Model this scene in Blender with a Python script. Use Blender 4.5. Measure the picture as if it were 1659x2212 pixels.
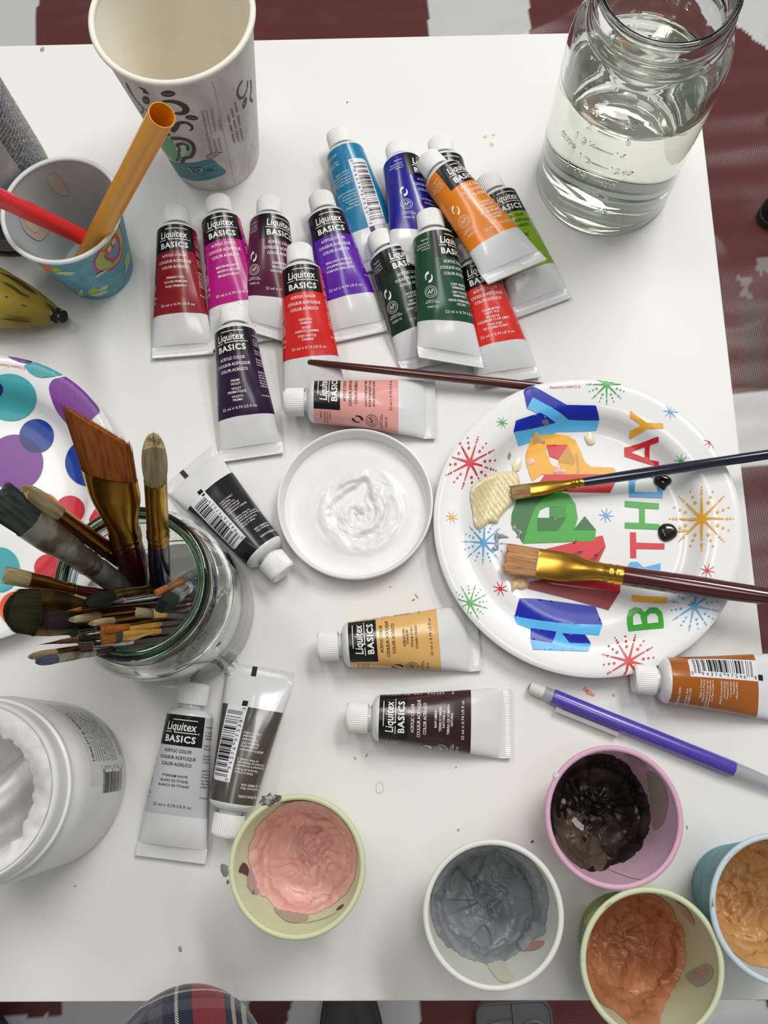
import bpy, math, random
import numpy as np
from mathutils import Vector, Matrix, noise
from mathutils.geometry import delaunay_2d_cdt

for o in list(bpy.data.objects): bpy.data.objects.remove(o)
SC = bpy.context.scene
COL = SC.collection
R = math.radians
random.seed(7)

# ------------------------------------------------------------------ camera, light, exposure
T = 0.74                     # table top height
CAM_H = 0.50                 # camera above the table top
FPX, TILT, ROLL, W, H = 1925.0, R(14.75), R(-4.75), 1659.0, 2212.0
ct, st, cr, sr = math.cos(TILT), math.sin(TILT), math.cos(ROLL), math.sin(ROLL)
_r, _u = Vector((1, 0, 0)), Vector((0, ct, st))
CX, CY, CZ = _r*cr + _u*sr, -_r*sr + _u*cr, Vector((0, st, -ct))
EYE = Vector((0, 0, T + CAM_H))
cam = bpy.data.cameras.new('camera'); cam_ob = bpy.data.objects.new('camera', cam); COL.objects.link(cam_ob)
cam.sensor_fit = 'VERTICAL'; cam.sensor_height = 24.0; cam.lens = FPX/H*24.0; cam.clip_start = 0.01
cam_ob.matrix_world = Matrix(((CX.x, CY.x, -CZ.x, EYE.x), (CX.y, CY.y, -CZ.y, EYE.y), (CX.z, CY.z, -CZ.z, EYE.z), (0, 0, 0, 1)))
SC.camera = cam_ob
SC.view_settings.view_transform = 'Standard'; SC.view_settings.look = 'None'
SC.view_settings.gamma = 1.0; SC.view_settings.use_curve_mapping = False
SC.view_settings.exposure = -0.05
SC.cycles.max_bounces = 28; SC.cycles.transmission_bounces = 28; SC.cycles.transparent_max_bounces = 16; SC.cycles.sample_clamp_indirect = 25
world = bpy.data.worlds.new('room_light'); SC.world = world; world.use_nodes = True
bg = world.node_tree.nodes['Background']; bg.inputs[0].default_value = (0.95, 0.98, 1.0, 1); bg.inputs[1].default_value = 0.36

def lamp(name, loc, size, power, rotz=0.0, color=(1.0, 0.985, 0.95), aim=None):
    l = bpy.data.lights.new(name, 'AREA'); l.shape = 'RECTANGLE'; l.size, l.size_y = size; l.energy = power; l.color = color
    o = bpy.data.objects.new(name, l); COL.objects.link(o); o.location = loc
    if aim: o.rotation_euler = (Vector(aim) - Vector(loc)).to_track_quat('-Z', 'Y').to_euler()
    else: o.rotation_euler = (0, 0, rotz)
    return o
CEIL = T + 1.9
lamp('ceiling_tube_lamp', (0.80, 1.25, CEIL), (0.30, 1.2), 28, R(10))
lamp('ceiling_tube_lamp', (1.35, 1.25, CEIL), (0.30, 1.2), 12, R(10))
lamp('ceiling_tube_lamp', (-1.0, 1.3, CEIL), (0.30, 1.2), 13, R(10))
lamp('ceiling_tube_lamp', (0.1, 0.35, CEIL), (0.30, 1.2), 8, R(10))

# ------------------------------------------------------------------ helpers
def ray(px, py):
    return (CX*((px - W/2)/FPX) + CY*((H/2 - py)/FPX) + CZ)
def at(px, py, h=0.0):
    """the point at height h above the table top that a pixel of the photograph shows"""
    d = ray(px, py); s = (h - CAM_H)/d.z
    return EYE + d*s
def proj(p):
    d = Vector(p) - EYE; z = d.dot(CZ)
    return (W/2 + FPX*d.dot(CX)/z, H/2 - FPX*d.dot(CY)/z)
def pxm(p): return FPX/((Vector(p) - EYE).dot(CZ))

def lin(c):
    if isinstance(c, str):
        c = c.lstrip('#'); c = [int(c[i:i+2], 16)/255 for i in (0, 2, 4)]
        c = [x/12.92 if x <= 0.04045 else ((x + 0.055)/1.055)**2.4 for x in c]
    return tuple(c[:3]) + (1.0,)
_mats = {}
def M(name, c, rough=0.5, spec=0.5, metal=0.0, coat=0.0, c2=None, scale=50, bias=(0.35, 0.65), bump=0, bscale=200, stretch=None, trans=0, ior=1.5, sheen=0, detail=4, coords='Object', sub=0):
    if name in _mats: return _mats[name]
    m = bpy.data.materials.new(name); m.use_nodes = True; nt = m.node_tree; p = nt.nodes['Principled BSDF']; L = nt.links.new
    p.inputs['Base Color'].default_value = lin(c); p.inputs['Roughness'].default_value = rough
    p.inputs['Specular IOR Level'].default_value = spec; p.inputs['Metallic'].default_value = metal
    p.inputs['Coat Weight'].default_value = coat; p.inputs['Coat Roughness'].default_value = 0.08
    p.inputs['Transmission Weight'].default_value = trans; p.inputs['IOR'].default_value = ior
    if sub: p.inputs['Subsurface Weight'].default_value = sub; p.inputs['Subsurface Radius'].default_value = (0.004, 0.003, 0.002)
    m.diffuse_color = lin(c)
    if c2 or bump:
        tc = nt.nodes.new('ShaderNodeTexCoord'); mp = nt.nodes.new('ShaderNodeMapping'); L(tc.outputs[coords], mp.inputs[0])
        if stretch: mp.inputs['Scale'].default_value = stretch
    if c2:
        n = nt.nodes.new('ShaderNodeTexNoise'); n.inputs['Scale'].default_value = scale; n.inputs['Detail'].default_value = detail; L(mp.outputs[0], n.inputs[0])
        r = nt.nodes.new('ShaderNodeValToRGB'); r.color_ramp.elements[0].position, r.color_ramp.elements[1].position = bias
        r.color_ramp.elements[0].color = lin(c); r.color_ramp.elements[1].color = lin(c2)
        L(n.outputs[0], r.inputs[0]); L(r.outputs[0], p.inputs['Base Color'])
    if bump:
        n = nt.nodes.new('ShaderNodeTexNoise'); n.inputs['Scale'].default_value = bscale; n.inputs['Detail'].default_value = 5; L(mp.outputs[0], n.inputs[0])
        b = nt.nodes.new('ShaderNodeBump'); b.inputs['Strength'].default_value = bump; b.inputs['Distance'].default_value = 0.001
        L(n.outputs[0], b.inputs['Height']); L(b.outputs[0], p.inputs['Normal'])
    _mats[name] = m
    return m
def ink(c, rough=0.32):
    return M('ink_' + c.lstrip('#'), c, rough=rough)

class MB:
    """collects polygons, then links them as ONE mesh object"""
    def __init__(s): s.v = []; s.f = []; s.mi = []; s.cur = 0; s.col = None
    def add(s, v, f, mi=None):
        n = len(s.v); s.v += [tuple(p) for p in v]; s.f += [tuple(i + n for i in q) for q in f]; s.mi += [s.cur if mi is None else mi]*len(f); return n
    def grid(s, P, close_u=False, close_v=False, mi=None, flip=False):
        """P[i][j] rows of points"""
        nr, nc = len(P), len(P[0]); v = [p for r in P for p in r]; f = []
        for i in range(nr if close_v else nr - 1):
            for j in range(nc if close_u else nc - 1):
                a, b, c, d = i*nc + j, i*nc + (j+1) % nc, ((i+1) % nr)*nc + (j+1) % nc, ((i+1) % nr)*nc + j
                f.append((a, d, c, b) if flip else (a, b, c, d))
        s.add(v, f, mi)
    def lathe(s, prof, seg=64, mi=None, flip=False, close=False, cap0=False, cap1=False, axis='z', c=(0, 0, 0), wob=None):
        P = []
        for k, (r, z) in enumerate(prof):
            row = []
            for j in range(seg):
                a = 2*math.pi*j/seg; rr = r + (wob(a, r, z) if wob else 0)
                if axis == 'z': row.append((c[0] + rr*math.cos(a), c[1] + rr*math.sin(a), c[2] + z))
                else: row.append((c[0] + rr*math.cos(a), c[1] + z, c[2] - rr*math.sin(a)))
            P.append(row)
        s.grid(P, close_u=True, close_v=close, mi=mi, flip=flip)
        for flag, row in ((cap0, P[0]), (cap1, P[-1])):
            if flag:
                f = tuple(range(len(row)))
                up = (row is P[-1]) != flip
                s.add(row, [f if up else f[::-1]], mi)
    def box(s, a, b, mi=None):
        x0, y0, z0 = a; x1, y1, z1 = b
        s.add([(x0,y0,z0),(x1,y0,z0),(x1,y1,z0),(x0,y1,z0),(x0,y0,z1),(x1,y0,z1),(x1,y1,z1),(x0,y1,z1)],
              [(0,3,2,1),(4,5,6,7),(0,1,5,4),(1,2,6,5),(2,3,7,6),(3,0,4,7)], mi)
    def build(s, name, mats, parent=None, smooth=True, angle=40, loc=None, kind=None, label=None):
        me = bpy.data.meshes.new(name); me.from_pydata(s.v, [], s.f); 
        if not isinstance(mats, (list, tuple)): mats = [mats]
        for m in mats: me.materials.append(m)
        if len(mats) > 1: me.polygons.foreach_set('material_index', s.mi)
        if smooth:
            me.shade_smooth()
            if angle < 180: me.set_sharp_from_angle(angle=R(angle))
        me.update()
        o = bpy.data.objects.new(name, me); COL.objects.link(o)
        if parent: o.parent = parent
        if loc is not None: o.location = loc
        if kind: o['kind'] = kind
        if label: o['label'] = label
        return o
def tag(o, label, cat, group=None):
    o['label'] = label; o['category'] = cat
    if group: o['group'] = group
    return o
def thing(name, label, cat, loc=(0, 0, 0), rotz=0.0, group=None, mat=None):
    o = bpy.data.objects.new(name, None); COL.objects.link(o); o.empty_display_size = 0.02
    if mat is not None: o.matrix_world = mat
    else: o.location = loc; o.rotation_euler = (0, 0, rotz)
    return tag(o, label, cat, group)

# ---- flat print: polygons triangulated finely, then mapped on a surface
def inpoly(x, y, poly):
    r = False; n = len(poly); j = n - 1
    for i in range(n):
        xi, yi = poly[i]; xj, yj = poly[j]
        if (yi > y) != (yj > y) and x < (xj - xi)*(y - yi)/(yj - yi) + xi: r = not r
        j = i
    return r
def tri(outer, holes=(), step=0.004):
    loops = [list(outer)] + [list(h) for h in holes]; pts = []; edges = []
    for lp in loops:
        d = []
        for i in range(len(lp)):
            a, b = lp[i], lp[(i+1) % len(lp)]; n = max(1, int(math.hypot(b[0]-a[0], b[1]-a[1])/step))
            d += [(a[0] + (b[0]-a[0])*k/n, a[1] + (b[1]-a[1])*k/n) for k in range(n)]
        s0 = len(pts); pts += d; edges += [(s0 + i, s0 + (i+1) % len(d)) for i in range(len(d))]
    xs = [p[0] for p in loops[0]]; ys = [p[1] for p in loops[0]]
    ins = lambda x, y: inpoly(x, y, loops[0]) and not any(inpoly(x, y, h) for h in loops[1:])
    nx, ny = int((max(xs)-min(xs))/step), int((max(ys)-min(ys))/step)
    for i in range(1, nx + 1):
        for j in range(1, ny + 1):
            x, y = min(xs) + (i - .5 + .2*(j % 2))*step, min(ys) + (j - .5)*step
            if ins(x, y): pts.append((x, y))
    v, e, f, *_ = delaunay_2d_cdt([Vector(p) for p in pts], edges, [], 0, 1e-7)
    v = [(p.x, p.y) for p in v]; F = []
    for t in f:
        cx, cy = sum(v[i][0] for i in t)/3, sum(v[i][1] for i in t)/3
        if ins(cx, cy): F.append(tuple(t))
    return v, F
def ribbon(pts, w):
    """a stroke with a width that may vary, as a polygon"""
    n = len(pts); L, Rr = [], []
    for i, p in enumerate(pts):
        a, b = pts[max(0, i-1)], pts[min(n-1, i+1)]; dx, dy = b[0]-a[0], b[1]-a[1]; l = math.hypot(dx, dy) or 1
        ww = (w(i/(n-1)) if callable(w) else w)/2
        L.append((p[0] - dy/l*ww, p[1] + dx/l*ww)); Rr.append((p[0] + dy/l*ww, p[1] - dx/l*ww))
    return L + Rr[::-1]
def spline(pts, n=8, closed=False):
    out = []; N = len(pts)
    g = (lambda i: pts[i % N]) if closed else (lambda i: pts[max(0, min(N-1, i))])
    for i in range(N if closed else N - 1):
        p0, p1, p2, p3 = g(i-1), g(i), g(i+1), g(i+2)
        for k in range(n):
            t = k/n
            out.append(tuple(.5*(2*b + (c-a)*t + (2*a-5*b+4*c-d)*t*t + (3*b-a-3*c+d)*t**3) for a, b, c, d in zip(p0, p1, p2, p3)))
    if not closed: out.append(tuple(pts[-1]))
    return out
def ellipse(cx, cy, rx, ry, rot=0, n=28):
    c, s = math.cos(rot), math.sin(rot)
    return [(cx + rx*math.cos(a)*c - ry*math.sin(a)*s, cy + rx*math.cos(a)*s + ry*math.sin(a)*c) for a in (2*math.pi*k/n for k in range(n))]
_txt = {}
def text(s, bold=0.0, shear=0.0, spacing=1.0):
    """glyph polygons: (verts Nx2 scaled so that a capital is 1 high, left at 0), faces"""
    k = (s, bold, shear, spacing)
    if k not in _txt:
        def get(b):
            cu = bpy.data.curves.new('t', 'FONT'); cu.body = b; cu.resolution_u = 2; cu.offset = bold; cu.shear = shear; cu.space_character = spacing
            ob = bpy.data.objects.new('t', cu); me = bpy.data.meshes.new_from_object(ob)
            v = np.array([p.co[:2] for p in me.vertices]); f = [tuple(p.vertices) for p in me.polygons]
            bpy.data.objects.remove(ob); bpy.data.curves.remove(cu); bpy.data.meshes.remove(me)
            return v, f
        if 'cap' not in _txt: _txt['cap'] = get('H')[0][:, 1].max()
        v, f = get(s); v = v/_txt['cap']; v[:, 0] -= v[:, 0].min(); _txt[k] = (v, f)
    v, f = _txt[k]
    return v.copy(), f
def text_at(s, cx, base, h, w=None, align='c', **k):
    v, f = text(s, **k); ww = v[:, 0].max(); sx = h if w is None else w/ww
    off = {'c': -ww*sx/2, 'l': 0, 'r': -ww*sx}[align]
    return np.stack([v[:, 0]*sx + cx + off, v[:, 1]*h + base], 1), f

# ------------------------------------------------------------------ the setting
mb = MB(); mb.box((-3, -2.5, -0.05), (3, 3.5, 0.0))
fl = mb.build('floor', M('concrete', '#8d8a86', rough=.8, c2='#77746f', scale=6), smooth=False); fl['kind'] = 'structure'

mb = MB(); mb.box((-3, -2.5, 2.72), (3, 3.5, 2.77))
ce = mb.build('ceiling', M('ceiling_paint', (.8, .8, .78), rough=.9), smooth=False); ce['kind'] = 'structure'

# painted woven tarp on the floor
def px_floor(ps): return [tuple(at(x, y, 0.002 - T)[:2]) for x, y in ps]
WHITE = [px_floor(q) for q in (
    [(-400,-300),(92,-300),(90,0),(78,103),(70,190),(-400,190)],
    [(925,-300),(1140,-300),(1141,0),(1143,180),(925,180)],
    [(1545,-300),(1900,-300),(1900,330),(1760,240),(1659,122),(1600,76),(1560,66)],
    [(1560,862),(1700,852),(1900,850),(1900,1010),(1700,1005),(1560,1012)],
    [(-300,2193),(-10,2193),(137,2190),(137,2120),(560,2120),(525,2212),(520,2400),(-300,2400)],
    [(650,2120),(908,2120),(903,2212),(900,2400),(590,2400),(616,2212)],
    [(1500,2120),(1640,2150),(1662,2195),(1690,2400),(1470,2400)])]
GREY = [px_floor(q) for q in (
    [(1624,570),(1665,565),(1668,600),(1640,596),(1634,606),(1626,600)],
    [(1582,610),(1618,612),(1612,625),(1606,640),(1612,652),(1592,652),(1598,632)],
    [(1590,655),(1640,660),(1640,850),(1596,850)])]
N = 520; x0, x1, y0, y1 = -1.15, 1.15, -.75, 1.6
P = []; colr = []
for j in range(N + 1):
    row = []
    for i in range(N + 1):
        x = x0 + (x1-x0)*i/N; y = y0 + (y1-y0)*j/N
        wr = noise.noise((x*2.2, y*9, 1)); wr2 = noise.noise((x*3, y*22, 5)); r1 = 1 - abs(noise.noise((x*1.6 + y*2.1, y*5 - x*2, 9)))
        z = 0.012 + 0.006*wr + 0.0040*wr2 + 0.006*r1**6
        row.append((x, y, z))
        e = (noise.noise((x*90, y*90, 2))*.004, noise.noise((x*90, y*90, 7))*.004)
        if any(inpoly(x+e[0], y+e[1], q) for q in WHITE): c = (.60, .60, .61)
        elif any(inpoly(x+e[0], y+e[1], q) for q in GREY[:2]): c = (.24, .21, .19)
        elif inpoly(x+e[0]*3, y+e[1]*3, GREY[2]): c = (.085, .045, .04)
        else: c = (.105, .022, .021)
        colr.append(c)
    P.append(row)
mb = MB(); mb.grid(P)
tm = bpy.data.materials.new('painted_tarp'); tm.use_nodes = True; nt = tm.node_tree; pb = nt.nodes['Principled BSDF']; LK = nt.links.new
pb.inputs['Roughness'].default_value = .33; pb.inputs['Specular IOR Level'].default_value = .5
va = nt.nodes.new('ShaderNodeVertexColor'); va.layer_name = 'paint'
tc = nt.nodes.new('ShaderNodeTexCoord'); nz = nt.nodes.new('ShaderNodeTexNoise'); nz.inputs['Scale'].default_value = 9; nz.inputs['Detail'].default_value = 8
LK(tc.outputs['Object'], nz.inputs[0])
rp = nt.nodes.new('ShaderNodeValToRGB'); rp.color_ramp.elements[0].position = .56; rp.color_ramp.elements[1].position = .74
rp.color_ramp.elements[0].color = (0, 0, 0, 1); rp.color_ramp.elements[1].color = (.30, .30, .30, 1); LK(nz.outputs[0], rp.inputs[0])
mx = nt.nodes.new('ShaderNodeMix'); mx.data_type = 'RGBA'; LK(rp.outputs[0], mx.inputs[0]); LK(va.outputs[0], mx.inputs[6]); mx.inputs[7].default_value = (.20, .13, .12, 1)
LK(mx.outputs[2], pb.inputs['Base Color'])
w1 = nt.nodes.new('ShaderNodeTexWave'); w1.inputs['Scale'].default_value = 95; w1.bands_direction = 'X'; LK(tc.outputs['Object'], w1.inputs[0])
w2 = nt.nodes.new('ShaderNodeTexWave'); w2.inputs['Scale'].default_value = 95; w2.bands_direction = 'Y'; LK(tc.outputs['Object'], w2.inputs[0])
ad = nt.nodes.new('ShaderNodeMath'); LK(w1.outputs[1], ad.inputs[0]); LK(w2.outputs[1], ad.inputs[1])
bp = nt.nodes.new('ShaderNodeBump'); bp.inputs['Strength'].default_value = .05; bp.inputs['Distance'].default_value = .0015; LK(ad.outputs[0], bp.inputs['Height']); LK(bp.outputs[0], pb.inputs['Normal'])
tarp = mb.build('tarp', tm, angle=180)
ca = tarp.data.color_attributes.new('paint', 'FLOAT_COLOR', 'POINT')
ca.data.foreach_set('color', np.array([c + (1,) for c in colr], dtype=np.float32).ravel())
tag(tarp, 'wrinkled dark red and white painted woven tarp spread on the floor under the table', 'tarp')

# table
YAW = R(-4.15); cY, sY = math.cos(YAW), math.sin(YAW)
far_r, near_r = at(1506, 64), at(1735, 2161)
ex, ey = Vector((cY, sY, 0)), Vector((-sY, cY, 0))
depth = (far_r - near_r).dot(ey); width = 0.86
tb = thing('table', 'white topped work table that carries all the tubes, cups and plates', 'table', (near_r.x, near_r.y, 0), YAW)
mb = MB()
prof = [(0, -0.004), (0.0006, -0.0006), (0.004, 0)]
rows = [[(-width, 0, T-.026), (0, 0, T-.026), (0, depth, T-.026), (-width, depth, T-.026)]]
for ins, dz in ((0, -.025), (0, -.0012), (.0004, -.0003), (.0012, 0)):
    rows.append([(-width+ins, ins, T+dz), (-ins, ins, T+dz), (-ins, depth-ins, T+dz), (-width+ins, depth-ins, T+dz)])
mb.grid(rows, close_u=True); mb.add(rows[-1], [(0, 1, 2, 3)]); mb.add(rows[0], [(3, 2, 1, 0)])
mb.build('tabletop', M('white_laminate', (.80, .795, .775), rough=.42, spec=.35, c2=(.785, .785, .765), scale=5), tb, angle=30)
for lx in (-width + .05, -.05):
    for ly in (.06, depth - .06):
        mb = MB(); mb.lathe([(.016, .012), (.016, T-.026)], 20, cap0=True, cap1=True, c=(lx, ly, 0)); mb.build('leg', M('grey_metal', '#6a6a6c', rough=.4, metal=.8), tb)
def loc_table(p):
    d = Vector(p) - Vector((near_r.x, near_r.y, 0)); return (d.dot(ex), d.dot(ey), p[2])
def spot(px, py, rx, ry, rot, c, h=.0004, seed=0):
    """a dried speck of paint on the table top"""
    p = at(px, py); k = 1/pxm(p); q = loc_table(p); n = 14; mb = MB(); ring = []
    for i in range(n):
        a = 2*math.pi*i/n; f = 1 + .45*noise.noise((px*.3 + 2*math.cos(a), py*.3 + 2*math.sin(a), seed))
        x, y = rx*k*f*math.cos(a), ry*k*f*math.sin(a); cc, ss = math.cos(rot), math.sin(rot)
        ring.append((q[0] + x*cc - y*ss, q[1] + x*ss + y*cc, T + .00005))
    mb.add(ring + [(q[0] + (r[0]-q[0])*.6, q[1] + (r[1]-q[1])*.6, T + h) for r in ring], [(i, (i+1) % n, n + (i+1) % n, n + i) for i in range(n)] + [tuple(range(n, 2*n))])
    mb.build('paint_speck', M('speck_' + c.lstrip('#'), c, rough=.5), tb)
for a in ((1272,1496,15,5,-.5,'#eda58a'), (1266,1490,7,3,-.9,'#eda58a'), (900,1288,7,2,-1.0,'#c9a77c'), (893,1296,4,2,.4,'#b8935f'), (90,107,4,6,0,'#8f9498'), (94,106,1.5,6,0,'#8f9498'),
          (389,2050,4,7,.3,'#97989a'), (404,352,2.5,2.5,0,'#50504e'), (750,221,2,2,0,'#77776f'), (1048,295,5,4,.2,'#d9cfb0'), (1062,312,4,7,.4,'#d6cfb6'), (1066,292,3,3,0,'#d6cfb6'),
          (1150,1818,4,3,.6,'#6f675e'), (1325,1502,3,3,0,'#b9b4aa'), (990,1793,3,3,0,'#b0aca4'), (767,1638,1.5,4,.4,'#9b988f'), (792,1632,1.5,4,-.5,'#8f8c86'), (843,1268,2,1.5,0,'#9b988f'),
          (1484,1787,1,5,0,'#6e6a66'), (485,1880,9,14,.3,'#8d8780'), (492,1905,3,5,0,'#7e766c'), (985,1658,1.5,2,0,'#8b8780'), (162,1914,3,2,0,'#a3a39f')):
    spot(*a)
def ring_stain(px, py, rx, ry):
    p = at(px, py); k = 1/pxm(p); q = loc_table(p); mb = MB(); n = 26; v = []
    for i in range(n):
        a = 2*math.pi*i/n; f = 1 + .25*noise.noise((px + 1.5*math.cos(a), 1.5*math.sin(a), 3))
        for g in (f, f - .12): v.append((q[0] + rx*k*g*math.cos(a), q[1] + ry*k*g*math.sin(a), T + .0002))
    mb.add(v, [(2*i, 2*((i+1) % n), 2*((i+1) % n) + 1, 2*i + 1) for i in range(n)]); mb.build('dried_ring', M('dried_ring', '#bdbcb6', rough=.5), tb)
ring_stain(820, 1702, 9, 12)

# ------------------------------------------------------------------ paint tubes
RT = 0.0122
WHITE_TUBE = M('tube_plastic', (.74, .745, .765), rough=.22, spec=.5, coat=.3)
CAP_MAT = M('cap_plastic', (.84, .84, .825), rough=.38, spec=.45, sub=.15)
BLACK = ink('#0b0a0c', .25)
_ph = np.linspace(0, math.pi, 121)
def _sec(t):
    a = RT*(1 + .53*t**1.2); lo, hi = .0002, RT
    for _ in range(30):
        b = (lo + hi)/2; h = ((a-b)/(a+b))**2; p = math.pi*(a+b)*(1 + 3*h/(10 + math.sqrt(4 - 3*h)))
        if p > 2*math.pi*RT: hi = b
        else: lo = b
    return a, max(b, .0007)
_ts = np.linspace(0, 1, 61); _ab = np.array([_sec(t) for t in _ts])
_arc = []
for a, b in _ab:
    d = np.sqrt((a*np.cos(_ph))**2 + (b*np.sin(_ph))**2); c = np.concatenate([[0], np.cumsum((d[1:]+d[:-1])/2*(_ph[1]-_ph[0]))]); _arc.append(c/c[-1])
_arc = np.array(_arc)
class Tube:
    def __init__(s, L, skew=0, twist=0, seed=0):
        s.L = L; s.yc = L - .0115; s.y0 = s.yc - .0055; s.crimp = .0068; s.Lb = s.y0 - s.crimp; s.skew = skew; s.twist = twist; s.seed = seed; s.k = s.Lb/.0665
    def surf(s, u, v, off=0.0):
        u = np.asarray(u, float); v = np.asarray(v, float); t = np.clip(v/s.Lb, 0, 1); i = t*60; i0 = np.minimum(i.astype(int), 59); f = i - i0
        a = _ab[i0, 0]*(1-f) + _ab[i0+1, 0]*f; b = _ab[i0, 1]*(1-f) + _ab[i0+1, 1]*f
        un = np.clip(np.abs(u)/(math.pi*RT), 0, 1); ph = np.empty_like(un)
        for k in range(60):
            m = i0 == k
            if m.any(): ph[m] = np.interp(un[m], _arc[k], _ph)
        ph = ph*np.sign(u)
        nx, nz = np.sin(ph)/a, np.cos(ph)/b; nl = np.sqrt(nx*nx + nz*nz); nx, nz = nx/nl, nz/nl
        x = a*np.sin(ph); z = b + b*np.cos(ph)
        up = np.clip(np.cos(ph), 0, 1)*np.sin(np.clip(t, 0, 1)*math.pi)**.7
        z = z + up*(.00035*np.sin(x*420 + s.seed) + .00045*np.sin(v*260 + s.seed*2 + x*120))*np.clip((t-.45)/.4, 0, 1)
        y = s.y0 - v - s.skew*x*t*t
        z = z + s.twist*x*t*t + abs(s.twist)*a*t*t
        return np.stack([x + nx*off, y, z + nz*off], 1)
    def strip(s, mb, u0, u1, v0, v1, off, nu=24, nv=24, mi=None):
        us = np.linspace(u0, u1, nu); vs = np.linspace(v0, v1, nv); UU, VV = np.meshgrid(us, vs); p = s.surf(UU.ravel(), VV.ravel(), off).reshape(nv, nu, 3)
        mb.grid([[tuple(q) for q in r] for r in p], mi=mi)
    def flat(s, mb, uv, faces, off, mi=None):
        """uv: label coordinates, v runs from the cap end"""
        p = s.surf(uv[:, 0], uv[:, 1], off); mb.add([tuple(q) for q in p], [f[::-1] for f in faces], mi)
UPC_L = ['0001101','0011001','0010011','0111101','0100011','0110001','0101111','0111011','0110111','0001011']
def upc(d):
    b = '101' + ''.join(UPC_L[int(c)] for c in d[:6]) + '01010' + ''.join(''.join('1' if q == '0' else '0' for q in UPC_L[int(c)]) for c in d[6:]) + '101'
    runs = []; i = 0
    while i < len(b):
        j = i
        while j < len(b) and b[j] == b[i]: j += 1
        if b[i] == '1': runs.append((i, j, i < 10 or i > 84 or 44 < i < 50))
        i = j
    return runs
FRONT = {}
def tube(label, cap_px, end_px, color, names=None, ink_c='#f4f2f2', roll=0.0, z_cap=0.0, z_end=0.0, skew=0.0, twist=0.0, barcode=None, L=None, tilt=0.0, side=True, body_white=None):
    p1 = at(cap_px[0], cap_px[1], z_cap + RT); p0 = at(end_px[0], end_px[1], z_end + .001)
    p1 = Vector((p1.x, p1.y, T + z_cap)); p0 = Vector((p0.x, p0.y, T + z_end))
    y = (p1 - p0); ln = y.length; y.normalize(); L = L or ln
    mid = (p0 + p1)/2; p0 = mid - y*L/2
    x = y.cross(Vector((0, 0, 1))).normalized(); z = x.cross(y)
    if tilt: x, z = x*math.cos(tilt) - z*math.sin(tilt), x*math.sin(tilt) + z*math.cos(tilt)
    m = Matrix(((x.x, y.x, z.x, p0.x), (x.y, y.y, z.y, p0.y), (x.z, y.z, z.z, p0.z), (0, 0, 0, 1)))
    ob = thing('paint_tube', label, 'paint tube', mat=m, group='acrylic paint tubes on the white table')
    t = Tube(L, skew, twist, seed=(cap_px[0]*7 + end_px[1]*3) % 11); C = math.pi*RT
    # body with shoulder and neck
    mb = MB(); nu, nv = 56, 34
    us = np.linspace(-C, C, nu, endpoint=False); rows = []
    for r, dy in ((.0060, .0062), (.0060, .0042), (.0083, .0034), (.0103, .0026), (.0117, .0012)):
        rows.append([(r*math.sin(u/RT), t.y0 + dy, RT + r*math.cos(u/RT)) for u in us])
    for v in np.linspace(0, t.Lb, nv): rows.append([tuple(q) for q in t.surf(us, np.full(nu, v))])
    mb.grid(rows, close_u=True, flip=True); mb.build('body', WHITE_TUBE, ob, angle=60)
    # crimped end, ribbed
    mb = MB(); a = _ab[-1, 0]; zc = _ab[-1, 1]; nr = 76; lines = []
    for j in range(nr + 1):
        x_ = -a + 2*a*j/nr; rib = .00012*(1 if j % 2 else -1); ys = -skew*x_; zz = zc + twist*x_ + abs(twist)*a
        h = .00072 + rib
        e_ = max(.0005, zc*math.sqrt(max(0, 1 - (x_/a)**2)))
        lines.append([(x_, t.crimp + ys - .0014, zz - h), (x_, t.crimp + ys + .0003, zz - e_), (x_, t.crimp + ys + .0003, zz + e_*1.02), (x_, t.crimp + ys - .0014, zz + h), (x_, ys, zz + h), (x_, ys, zz - h)])
    mb.grid(lines, close_u=True, flip=True); mb.add(lines[0], [(0, 1, 2, 3, 4, 5)]); mb.add(lines[-1], [(5, 4, 3, 2, 1, 0)])
    mb.build('crimped_end', WHITE_TUBE, ob, angle=50)
    # ribbed cap
    mb = MB(); sg = 96
    rib = lambda an, r, zz: (.00016 if int(round(an/(2*math.pi)*sg)) % 2 else -.00016) if .0065 < r < .0082 and .0004 < zz < .0108 else 0
    mb.lathe([(.0072, 0), (.0080, .0002), (.0081, .0008), (.00775, .0100), (.0076, .0107), (.0071, .0115), (.0055, .0115), (.0050, .0111), (0.0001, .0111)], sg, axis='y', c=(0, t.yc, RT), wob=rib, flip=False)
    mb.build('cap', CAP_MAT, ob, angle=35)
    k = t.k; vl = .0505*k; ru = roll*RT
    # printed band, panel and lettering
    mb = MB()
    if body_white is None: t.strip(mb, -C, C, .0004, vl, .00010, 60, 26)
    else: t.strip(mb, -C, C, .0004, vl, .00006, 60, 26)
    lab = mb.build('label', M('tube_ink_' + color.lstrip('#'), color, rough=.26, spec=.5, coat=.25), ob, angle=60)
    tx = MB()
    def put(s, u, v, h, w=None, mi=0, align='c', off=.00030, **kk):
        p, f = text_at(s, 0, 0, h, w, align, **kk); t.flat(tx, np.stack([p[:, 0] + u + ru, v*k - p[:, 1]], 1), f, off, mi)
    def bar(u0, u1, v0, v1, mi=0, off=.00030): t.strip(tx, u0 + ru, u1 + ru, v0*k, v1*k, off, max(2, int((u1-u0)/.0015) + 2), max(2, int((v1-v0)/.002) + 2), mi)
    def putv(s, u, v, h, w=None, mi=0, off=.00030, align='l', **kk):
        """reads towards the crimped end"""
        p, f = text_at(s, 0, 0, h, w, align, **kk); t.flat(tx, np.stack([u + ru + p[:, 1], v*k + p[:, 0]], 1), f, off, mi)
    mm = .001
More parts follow.
